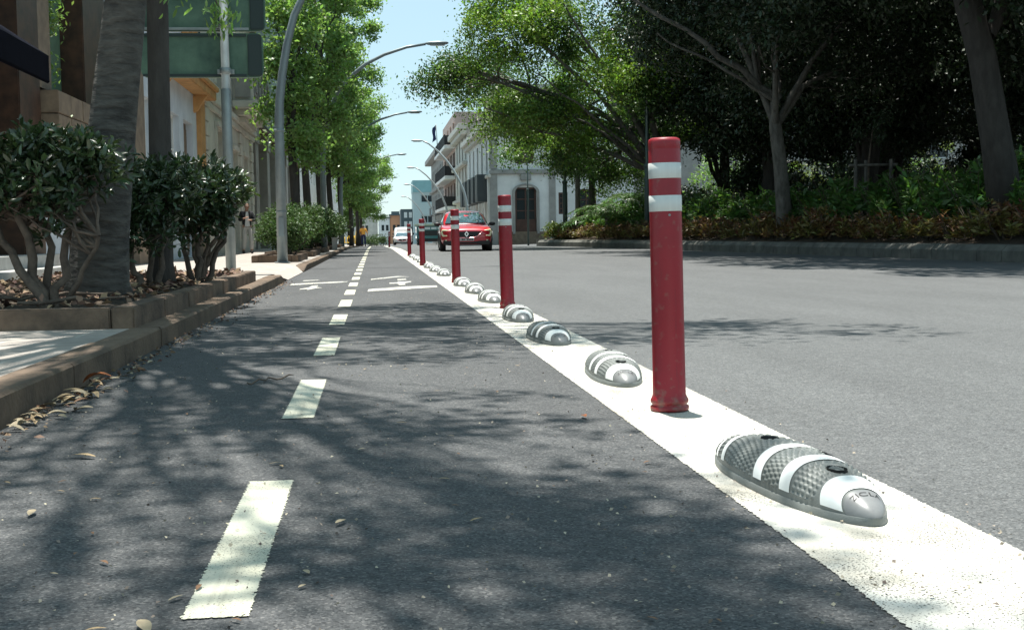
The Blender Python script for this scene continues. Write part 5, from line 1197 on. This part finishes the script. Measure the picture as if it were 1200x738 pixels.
# park trees: wide dark canopy over the beds
def park_tree(name, lab, x, y, H, th, clumps, limbs=None, lean=(0, 0), r=.25, leafm=None, dens=15, leafL=.14, bark=None, sig=.35):
    z = zp(x, y); tk = [(x, y, z-.2), (x+lean[0]*.3, y+lean[1]*.3, z+th*.35), (x+lean[0]*.6, y+lean[1]*.6, z+th*.7), (x+lean[0], y+lean[1], z+th), (x+lean[0]*1.1, y+lean[1], z+th+.35), (x+lean[0]*1.2, y+lean[1], z+th+.9)]
    return tree(name, lab, 'tree', tk, [r*1.35, r*1.05, r*.95, r*.88, r*.62, r*.3], clumps, leafL, dens, bark or M_BARK3, leafm or M_LFI, 'large park trees on the right', sig=sig, fork=tk[3], twigs=5, limb_r=r*.5, rmin=.35, sag=.6, aspect=.5, extra=limbs)
pale = lambda a, b, r0, r1, sag=.3: (wob(a, b, 9, .09, sag), [r0+(r1-r0)*i/9 for i in range(10)])
def upper(t, x, y, z, r, n):  # coarse leaf layer added above the view to shade park and kerb
    a = rng.uniform(0, 2*PI, n); q = r*np.sqrt(rng.random(n)); q *= 1+.18*np.sin(a*5+x)
    P = np.stack([x+q*np.cos(a), y+q*np.sin(a), z+.9*(1-(q/r)**2)+rng.normal(0, .35, n)], 1)
    leaf_mesh('added_shade_crown', P, .30, M_LDK, t, aspect=.5)
# wide ficus whose limbs fan towards the road
TW = park_tree('ficus_tree', 'wide ficus with pale limbs fanning up and left over the road', 11.0, 47, 10, 2.6,
    [(3.6, 48, 7.0, 1.5, 1.8, 1.2), (2.4, 48, 6.5, .9, 1.2, .6), (5.4, 46, 7.9, 1.9, 2.2, 1.5), (5.2, 50, 5.4, 1.6, 2.0, 1.0), (7.2, 47, 8.6, 2.2, 2.4, 1.6), (7.2, 47.5, 5.6, 1.7, 2.2, 1.3), (6.4, 52, 4.3, 1.3, 2.0, .8),
     (9.4, 46, 7.4, 2.2, 2.6, 2.0), (9.4, 48, 4.6, 1.6, 2.0, .9), (11.6, 45, 8.2, 2.6, 2.8, 2.0), (4.6, 47, 9.6, 1.6, 2, 1.2), (12.2, 49, 5.3, 2.0, 2.4, 1.2), (7.7, 47, 3.7, 1.2, 1.6, 1.0), (5.8, 47, 4.9, 1.5, 1.6, .9), (10.2, 44, 6.0, 1.8, 2.0, 1.3), (9.0, 48.5, 3.3, 1.0, 1.4, .8)],
    [pale((10.9, 46.9, 3.0), (3.0, 47.5, 7.2), .12, .03), pale((10.8, 46.8, 2.9), (4.2, 46.5, 5.3), .10, .025, .0), pale((10.9, 46.9, 3.1), (5.2, 46, 8.6), .12, .03), pale((10.7, 46.6, 2.9), (6.0, 45, 6.4), .08, .02, .1), pale((10.9, 46.7, 3.1), (7.0, 45, 8.9), .10, .03), pale((10.6, 46.4, 2.8), (7.4, 44.5, 4.7), .07, .02, .1)], r=.32, dens=20)
park_tree('ficus_tree', 'tree beyond the wide ficus, hanging over the corner house', 10.2, 57.5, 9, 2.8,
    [(7.0, 58, 6.0, 1.6, 2.0, 1.5), (5.6, 58, 8.4, 1.8, 2.2, 1.4), (8.6, 57, 4.3, 1.5, 2, .9), (9.5, 57, 7.5, 2.2, 2.4, 1.8), (12, 57, 5.4, 2, 2.2, 1.4), (4.6, 58, 7.2, 1.2, 1.6, .8), (10.4, 57.5, 3.0, 1.6, 1.4, 1.1), (9.0, 57.5, 4.0, 1.1, 1.2, .8), (12.6, 57.5, 3.2, 1.6, 1.4, 1.2)], None, r=.16, dens=16)
TF = park_tree('forked_tree', 'pale forked trunk standing right of the nearest red post', 10.75, 31.5, 9, 2.9,
    [(7.6, 32, 8.6, 2.0, 2.4, 1.6), (9.2, 31, 7.0, 1.9, 2.0, 1.3), (11.6, 30, 6.4, 2.0, 2.2, 1.4), (9.6, 29, 5.6, 1.3, 1.6, .9), (13.5, 31, 7.2, 2.4, 2.4, 2.0), (11, 33, 5.0, 1.8, 1.8, .7), (8.0, 33.5, 6.0, 1.4, 2.0, 1.1), (13.3, 32, 4.8, 1.4, 1.6, .8), (10.5, 31, 9.6, 3.4, 3.4, 1.0), (11, 35, 8.4, 3.2, 3, 1.2), (8.6, 36, 7.4, 2, 2.4, 1.2)],
    [pale((10.55, 31.4, 4.0), (5.9, 31.5, 7.0), .10, .03, .1), pale((10.5, 31.4, 3.9), (7.2, 31, 5.6), .06, .02, .0)], lean=(-.3, 0), r=.19, dens=19, leafm=M_LDK)
TL_ = park_tree('leaning_park_tree', 'massive dark leaning trunk at the right edge of the photo', 12.1, 22.5, 9, 4.6,
    [(9.4, 22, 6.6, 1.8, 2.4, 1.2), (11.5, 21, 7.2, 2.2, 2.4, 1.4), (13.6, 22, 7.0, 2.4, 2.6, 1.6), (9.2, 26, 6.8, 2.0, 2.2, 1.4), (11.6, 26, 6.2, 2.0, 2.0, 1.1), (10.6, 17, 6.4, 2, 2.6, 1.2), (13, 17, 6.4, 2.2, 2.8, 1.5), (8.6, 20, 7.2, 1.3, 2, .9), (11.5, 22, 9.2, 3.6, 4, 1.0), (12, 27, 8.8, 3.4, 3.4, 1.1), (12.2, 21, 4.9, 1.2, 1.2, .8), (14.2, 26, 4.6, 1.6, 1.6, .9)],
    [pale((11.2, 22.5, 5.4), (9.6, 22, 8.4), .16, .08, .0), pale((11.6, 22.5, 4.2), (12.8, 22.5, 7.5), .14, .06, 0)], lean=(-1.0, 0), r=.27, dens=17, bark=M_BARK2, leafm=M_LDK)
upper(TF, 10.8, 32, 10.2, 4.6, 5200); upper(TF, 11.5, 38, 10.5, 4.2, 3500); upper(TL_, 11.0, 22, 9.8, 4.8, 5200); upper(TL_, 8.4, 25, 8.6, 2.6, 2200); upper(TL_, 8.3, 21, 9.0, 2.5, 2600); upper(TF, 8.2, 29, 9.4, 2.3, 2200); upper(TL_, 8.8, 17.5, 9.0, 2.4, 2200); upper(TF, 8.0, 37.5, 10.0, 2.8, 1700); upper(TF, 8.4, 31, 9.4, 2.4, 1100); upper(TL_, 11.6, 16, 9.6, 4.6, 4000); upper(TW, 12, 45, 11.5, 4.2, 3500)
deep = [(15.5, 38, 'x'), (19, 45, 'x'), (15, 52, 'x'), (20.5, 34, 'x'), (24, 41, 'x'), (22.5, 52, 'x'), (17, 29, 'x'), (27, 48, 'x'), (16.2, 22, 'x'), (29.5, 38, 'x'), (14.0, 43.5, 'x')]
dl = ['dark trunk behind the forked pale tree, second row of the park', 'dark tree deep in the park centre', 'tree at the back of the park above the parked cars', 'dark multi stemmed tree right of the staked sapling',
      'dark trunk deep in the park, right of centre', 'tree at the far side of the park before the pale building', 'dark thick trunk left of the leaning trunk', 'farthest tree at the back right of the park', 'shaded tree behind the massive leaning trunk', 'dark forked tree deep at the right of the park', 'dark double trunk behind the nearest red post']
for i, ((x, y, _), lab) in enumerate(zip(deep, dl)):
    random.seed(40+i); hgt = 3.4+random.uniform(-.4, .8); z = zp(x, y)
    cl = [(x+random.uniform(-2, 2), y+random.uniform(-2, 2), z+hgt+random.uniform(.3, 2.6), random.uniform(1.8, 2.6), random.uniform(2, 2.8), random.uniform(1.0, 1.7)) for _ in range(6)]
    cl += [(x+random.uniform(-1.8, 1.8), y-1.0, z+hgt+.1, 1.7, 1.6, .8), (x+random.uniform(-1.8, 1.8), y, z+hgt-.5, 1.6, 1.6, .6), (x+1.9*(-1)**i, y+.5, z+hgt-.9, 1.5, 1.5, .8), (x, y, z+hgt+3.4, 3.8, 3.8, 1.0), (x, y, z+hgt+5, 4.2, 4.2, .9)]
    ex = [pale((x, y, z+.6), (x+random.uniform(-1.6, 1.6), y+random.uniform(-.6, .6), z+hgt+1), r_*.7, .05, 0) for r_ in ([.2, .16, .14][:random.randint(1, 3)])]
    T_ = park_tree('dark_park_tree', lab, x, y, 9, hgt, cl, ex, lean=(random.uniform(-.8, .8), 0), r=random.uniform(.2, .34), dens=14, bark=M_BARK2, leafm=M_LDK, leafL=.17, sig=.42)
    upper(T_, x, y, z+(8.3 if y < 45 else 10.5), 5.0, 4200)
# shaded understory at the back of the park
for j, (x, y, rx, rz_, lab) in enumerate(((14.5, 56.5, 2.2, 1.0, 'dark understory thicket behind the post, before the parked cars'), (18.6, 57, 1.6, .9, 'dark understory thicket right of the forked trunk'), (23.8, 56, 2.9, 3.0, 'dense dark thicket at the centre of the park'),
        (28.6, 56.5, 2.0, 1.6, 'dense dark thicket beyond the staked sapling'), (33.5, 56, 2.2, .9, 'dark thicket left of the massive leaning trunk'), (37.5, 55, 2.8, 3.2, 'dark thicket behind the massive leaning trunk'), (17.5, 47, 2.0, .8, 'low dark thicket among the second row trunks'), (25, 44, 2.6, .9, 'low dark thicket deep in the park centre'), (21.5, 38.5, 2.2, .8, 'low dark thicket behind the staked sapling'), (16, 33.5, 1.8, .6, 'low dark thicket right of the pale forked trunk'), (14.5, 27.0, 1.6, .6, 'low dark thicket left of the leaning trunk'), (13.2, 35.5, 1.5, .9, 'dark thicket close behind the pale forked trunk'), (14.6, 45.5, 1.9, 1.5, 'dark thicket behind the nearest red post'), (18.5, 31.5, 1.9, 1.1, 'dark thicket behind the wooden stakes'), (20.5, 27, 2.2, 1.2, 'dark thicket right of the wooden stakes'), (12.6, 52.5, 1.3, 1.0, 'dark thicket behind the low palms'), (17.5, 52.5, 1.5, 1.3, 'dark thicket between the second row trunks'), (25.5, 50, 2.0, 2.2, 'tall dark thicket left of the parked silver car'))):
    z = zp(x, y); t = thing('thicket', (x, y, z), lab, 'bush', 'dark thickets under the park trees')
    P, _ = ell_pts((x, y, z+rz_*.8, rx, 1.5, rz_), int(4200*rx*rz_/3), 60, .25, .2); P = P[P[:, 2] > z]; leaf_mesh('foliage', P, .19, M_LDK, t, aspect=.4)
    mb = MB()
    for k in range(6): mb.tube(wob((x+random.uniform(-.4, .4), y, z-.1), (x+random.uniform(-1.4, 1.4), y+random.uniform(-.8, .8), z+rz_*1.5), 5, .1), [.05, .045, .04, .03, .02, .01], 6, cap=False)
    mb.build('stem', M_BARK2, t)
# slim pale trunk by the lamp post, and the palm-like plant
t = thing('slim_tree', (9.15, 55.5, .3), 'slim pale trunk beside the far green lamp post', 'tree'); z = zp(9.15, 55.5)
mb = MB(); mb.tube([(9.2, 55.5, z-.2), (9.2, 55.5, z+2.5), (9.3, 55.5, z+4.5)], [.13, .11, .09], 10); mb.build('trunk', M_BARK3, t)
P, _ = ell_pts((9.3, 55.5, 5.2, 1.1, 1.2, .7), 1500, 20, .25); leaf_mesh('crown', P, .14, M_LFI, t)
def palm(x, y, h, lab, n=22, L=1.7):
    z = zp(x, y); t = thing('palm', (x, y, z), lab, 'palm'); mb = MB(); mb.tube([(x, y, z-.2), (x, y, z+h*.5), (x+.03, y, z+h)], [.14, .12, .10], 10); mb.build('trunk', M_BARK3, t)
    P = []; D = []; sm = MB()
    for k in range(n):
        a = 2*PI*k/n+random.uniform(-.1, .1); el = random.uniform(.1, 1.2); pts = []
        for i in range(9):
            q = i/8; rr = L*q*math.cos(el*(1-q*.6)); pts.append(Vector((x+rr*math.cos(a), y+rr*math.sin(a), z+h+L*(q*math.sin(el)-q*q*.95*math.sin(el*.8+.3)))))
        sm.tube(pts, [.014*(1-.8*i/8) for i in range(9)], 4, cap=False)
        sd = Vector((-math.sin(a), math.cos(a), 0))
        for i in range(1, 9):
            dv = (pts[i]-pts[i-1])
            for j in range(5):
                for s in (-1, 1): P.append(pts[i-1]+dv*j/5); D.append((sd*s+dv.normalized()*.7+Vector((0, 0, -.25))).normalized())
    sm.build('frond_stem', M_STEM, t); leaf_mesh('frond', np.array([tuple(p) for p in P]), .34, M_LBG, t, aspect=.10, D=np.array([tuple(d) for d in D]))
random.seed(5)
palm(9.6, 50.5, .9, 'palm with arching fronds between the far lamp post and the pale stump trunk', 24, 1.9)
palm(10.9, 51.5, 1.2, 'low palm behind the hedge left of the green lamp post', 18, 1.5)
# staked sapling frame
t = thing('tree_stake_frame', (12.4, 30, zp(12.4, 30)), 'wooden stake frame around a sapling in the park shade', 'tree stakes'); z = zp(12.4, 30)
for x, dy in ((12.02, 0), (12.45, .4), (12.9, -.1)): mb = MB(); mb.tube([(x, 30+dy, z-.1), (x, 30+dy, z+1.65)], .045, 8); mb.build('stake', M_BARK3, t)
mb = MB(); mb.tube([(11.85, 30, z+1.5), (13.1, 30.0, z+1.52)], .035, 8); mb.build('crossbar', M_BARK3, t)
t = thing('sapling', (12.4, 30.15, z), 'thin young tree held between the wooden stakes', 'tree'); mb = MB(); mb.tube([(12.4, 30.15, z-.05), (12.42, 30.15, z+1.6), (12.5, 30.1, z+2.4)], [.03, .025, .012], 8); mb.build('trunk', M_STEM, t)
P, _ = ell_pts((12.5, 30.1, z+2.5, .5, .5, .45), 700, 12, .12); leaf_mesh('crown', P, .1, M_LDK, t)

# planting bed: low reddish plants in front, green leafy plants behind
random.seed(21)
def bed_proto(lab, cat_group, mats, rx, ry, rz, n, L, asp, name='bed_plant'):
    t = thing(name, (0, 0, 0), lab, 'plant', cat_group); mb = MB()
    for k in range(8):
        a = random.uniform(0, 2*PI); mb.tube([(0, 0, -.1), (rx*.5*math.cos(a), ry*.5*math.sin(a), rz*.6), (rx*.8*math.cos(a), ry*.8*math.sin(a), rz)], [.014, .01, .004], 5, cap=False)
    mb.build('stem', M_STEM, t)
    k = 34; c = rng.uniform(-1, 1, (k, 2)); c = c[(c**2).sum(1) < 1]; P = []; D = []
    for (cx_, cy_) in c:
        hz = rz*(1-.45*(cx_**2+cy_**2))*random.uniform(.75, 1.1)
        for j in range(n//len(c)):
            a = random.uniform(0, 2*PI); e = random.uniform(-.1, .9)
            P.append((cx_*rx, cy_*ry, hz*random.uniform(.35, 1)-.05)); D.append((math.cos(a)*math.cos(e), math.sin(a)*math.cos(e), math.sin(e)))
    leaf_mesh('foliage', np.array(P), L, mats, t, aspect=asp, D=np.array(D)); return t
gr = 'reddish low plants edging the park bed'; gg = 'green leafy plants in the park bed'
lr = 'low reddish brown plant in the front row of the park bed'; lgn = 'broad leaved green plant in the back row of the park bed'
prs = [bed_proto(lr, gr, M_LBR, .55, .75, .75, 700, .16, .3) for _ in range(3)]
pgs = [bed_proto(lgn, gg, M_LBG, .8, .95, 1.25, 900, .24, .34) for _ in range(3)]
used = set()
def place(ps, x, y, s, key):
    if key not in used: used.add(key); o = ps
    else: o = dup(ps, (0, 0, 0))
    o.location = (x, y, zp(x, y)-.03); o.rotation_euler = (0, 0, random.uniform(0, 6.28)); o.scale = (s, s, s*random.uniform(.85, 1.15)); return o
i = 0
for y in np.arange(13.5, 59.5, .95):
    i += 1; place(prs[i % 3], kx(y)+.72+random.uniform(-.08, .08), y, random.uniform(.85, 1.05)*(1 if y < 45 else .9), ('r', i % 3))
i = 0
for y in np.arange(13.5, 59, 1.3):
    for dx in (1.7, 2.75):
        i += 1; place(pgs[i % 3], kx(y)+dx+random.uniform(-.15, .15), y+random.uniform(-.3, .3), random.uniform(.8, 1.05), ('g', i % 3))
# yellow-green shrubs at the bed's end
for j, (x, y, s, lab) in enumerate(((8.75, 58.6, .8, 'yellow green shrub at the rounded end of the park bed'), (9.0, 56.0, .85, 'yellow green shrub second from the end of the park bed'), (9.9, 58.8, .9, 'lime shrub at the inner corner of the park bed end'))):
    t = thing('lime_shrub', (x, y, zp(x, y)), lab, 'shrub', 'lime shrubs at the end of the bed'); z = zp(x, y)
    P, _ = ell_pts((x, y, z+.45*s, .7*s, .8*s, .45*s), 2200, 30, .13, .3); leaf_mesh('foliage', P, .13, M_LYE, t, aspect=.45)
    mb = MB(); mb.tube([(x, y, z-.1), (x, y, z+.5)], .03, 6); mb.build('stem', M_STEM, t)
# sunlit shrubs beyond the park
for j, (x, y, s, lab) in enumerate(((18.5, 62, 1.9, 'sunlit shrub beyond the park, right of the nearest post'), (22.3, 62.5, 1.5, 'sunlit shrub seen between the dark trunks at centre'), (26.5, 62.5, 2.0, 'sunlit shrub beyond the staked sapling'), (31, 63, 2.5, 'sunlit shrub at the right behind the dark forked tree'),
                                    (35.5, 63, 2.6, 'bright sunlit shrub left of the massive leaning trunk'), (40.5, 63, 2.2, 'sunlit shrub at the far right of the park'))):
    z = 1.2; t = thing('sunlit_shrub', (x, y, z), lab, 'shrub', 'sunlit shrubs beyond the park')
    P, _ = ell_pts((x, y, z+1.0*s, 1.7*s, 1.2*s, .95*s), 5200, 46, .22, .4); leaf_mesh('foliage', P, .17, M_LYE if j % 2 else M_LST, t, aspect=.45)
    mb = MB()
    for k in range(4): mb.tube(wob((x, y, z-.6), (x+random.uniform(-1, 1), y, z+1.4*s), 4, .06), [.06, .05, .04, .03, .02], 6, cap=False)
    mb.build('stem', M_STEM, t)
# bushes at the far end of the bike lane
for j, (x, y, s, lab) in enumerate(((-.3, 116, .9, 'pale green bush at the far end of the bike lane, left one'), (.9, 118, .9, 'pale green bush at the far end of the bike lane, right one'), (.3, 126, 1.1, 'green bush behind the pair at the far end of the bike lane'))):
    z = zt(y); t = thing('far_bush', (x, y, z), lab, 'bush', 'bushes closing the bike lane')
    P, _ = ell_pts((x, y, z+.55*s, .8*s, .8*s, .55*s), 1300, 24, .14, .3); leaf_mesh('foliage', P, .13, M_LHG, t); mb = MB(); mb.tube([(x, y, z-.05), (x, y, z+.6)], .04, 6); mb.build('stem', M_STEM, t)

# ---- fallen leaves, debris
def leaf_obj(m, L, W, curl):
    t = MB(); vs = []; n = 7
    for i in range(n+1):
        q = i/n; w_ = W*math.sin(PI*min(.98, q*.95+.03))**.8; zc = curl*math.sin(PI*q)+.002
        vs += [(-w_, (q-.5)*L, zc+w_*.5), (0, (q-.5)*L, zc), (w_, (q-.5)*L, zc+w_*.35)]
    t.add(vs, [(3*i+j, 3*i+j+1, 3*i+j+4, 3*i+j+3) for i in range(n) for j in range(2)], True)
    o = t.build('fallen_leaf', m, None); return o
random.seed(3)
gk = 'dry leaves piled against the kerb'; gs_ = 'dry leaves scattered on the bike lane'
kl = 'dry curled leaf in the pile of leaves against the left kerb'; sl_ = 'small pale dry leaf fragment lying on the bike lane asphalt'
protos = [leaf_obj(M_DRYS[k], L, W, c) for k, L, W, c in ((0, .105, .014, .010), (3, .10, .015, .007), (1, .085, .012, .012), (3, .085, .016, .006), (2, .085, .016, .014))]
first = {}
def put_leaf(pi_, x, y, z, s, lab, grp):
    if pi_ in first: o = protos[pi_].copy(); C.objects.link(o)
    else: o = protos[pi_]; first[pi_] = 1
    o.location = (x, y, z); q = .25 if grp == gk else .06; o.rotation_euler = (random.uniform(-q, q), random.uniform(-q, q), random.uniform(0, 6.28))
    o.scale = (s, s, s*(.45 if grp == gs_ else .9)); tag(o, lab, 'leaf', grp)
for i in range(78):
    y = random.choice((random.gauss(4.75, .32), random.gauss(4.3, .25), random.uniform(3.9, 6.2))); x = -1.165+abs(random.gauss(0, .055))+.02
    put_leaf(random.choice((0, 1, 3, 1, 0, 3, 2)), x, y, .012+random.random()*.02*(x < -1.1), random.uniform(.45, .95), kl, gk)
put_leaf(4, -1.10, 5.02, .045, 1.5, 'large orange brown curled leaf on top of the kerbside pile', gk)
for i in range(95):
    y = 1.8*math.exp(random.random()*1.9); x = random.uniform(-1.12, .72)
    put_leaf(random.choice((0, 2, 0, 3, 1, 2)), x, y, .010, random.uniform(.12, .36), sl_, gs_)
for (x, y, s, pi_, lab) in ((.66, 3.9, .55, 4, 'orange leaf scrap beside the tail of the nearest striped hump'), (-.80, 3.45, .8, 0, 'tan elongated leaf lying on the left of the bike lane'), (-.75, 2.75, .55, 1, 'pale yellowish leaf lying left of the nearest dash'), (-.08, 2.55, .45, 1, 'pale leaf lying right of the nearest dash'), (-.36, 1.90, .7, 1, 'yellow leaf at the bottom edge by the nearest dash')):
    put_leaf(pi_, x, y, .012, s, lab, gs_)
for (a, b, lab) in (((-1.10, 2.55, .014), (-.80, 2.66, .016), 'thin dry twig lying at the left on the bike lane'), ((-.52, 5.05, .014), (-.35, 5.3, .014), 'short dry twig on the lane left of the third dash')):
    mb = MB(); mb.tube(wob(a, b, 8, .012), [.0035]*8+[.001], 5); tag(mb.build('twig', M_STEM, None), lab, 'twig')
n = 1900; y = 1.6*np.exp(rng.random(n)*2.4); x = rng.uniform(-1.15, 1.3, n); P = np.stack([x, y, np.full(n, .011)], 1); D = rng.normal(size=(n, 3)); D[:, 2] *= .2; D /= np.linalg.norm(D, axis=1)[:, None]
g_ = leaf_mesh('grit', P, .009, mat('grit', (.28, .24, .18), .8, island=.7), None, aspect=.7, D=D); tag(g_, 'fine grit and crumbs of dry leaf scattered over the bike lane', 'grit', kind='stuff')
n = 500; y = rng.uniform(3.0, 16.5, n); x = -1.17+np.abs(rng.normal(0, .07, n)); P = np.stack([x, y, np.full(n, .012)], 1); D = rng.normal(size=(n, 3)); D[:, 2] *= .3; D /= np.linalg.norm(D, axis=1)[:, None]
g_ = leaf_mesh('gutter_debris', P, .03, M_LITTER, None, aspect=.45, D=D); tag(g_, 'crumbled leaf debris lying in the gutter along the left kerb', 'leaf litter', kind='stuff')

for o in bpy.data.objects:
    if '_w' in o: del o['_w']
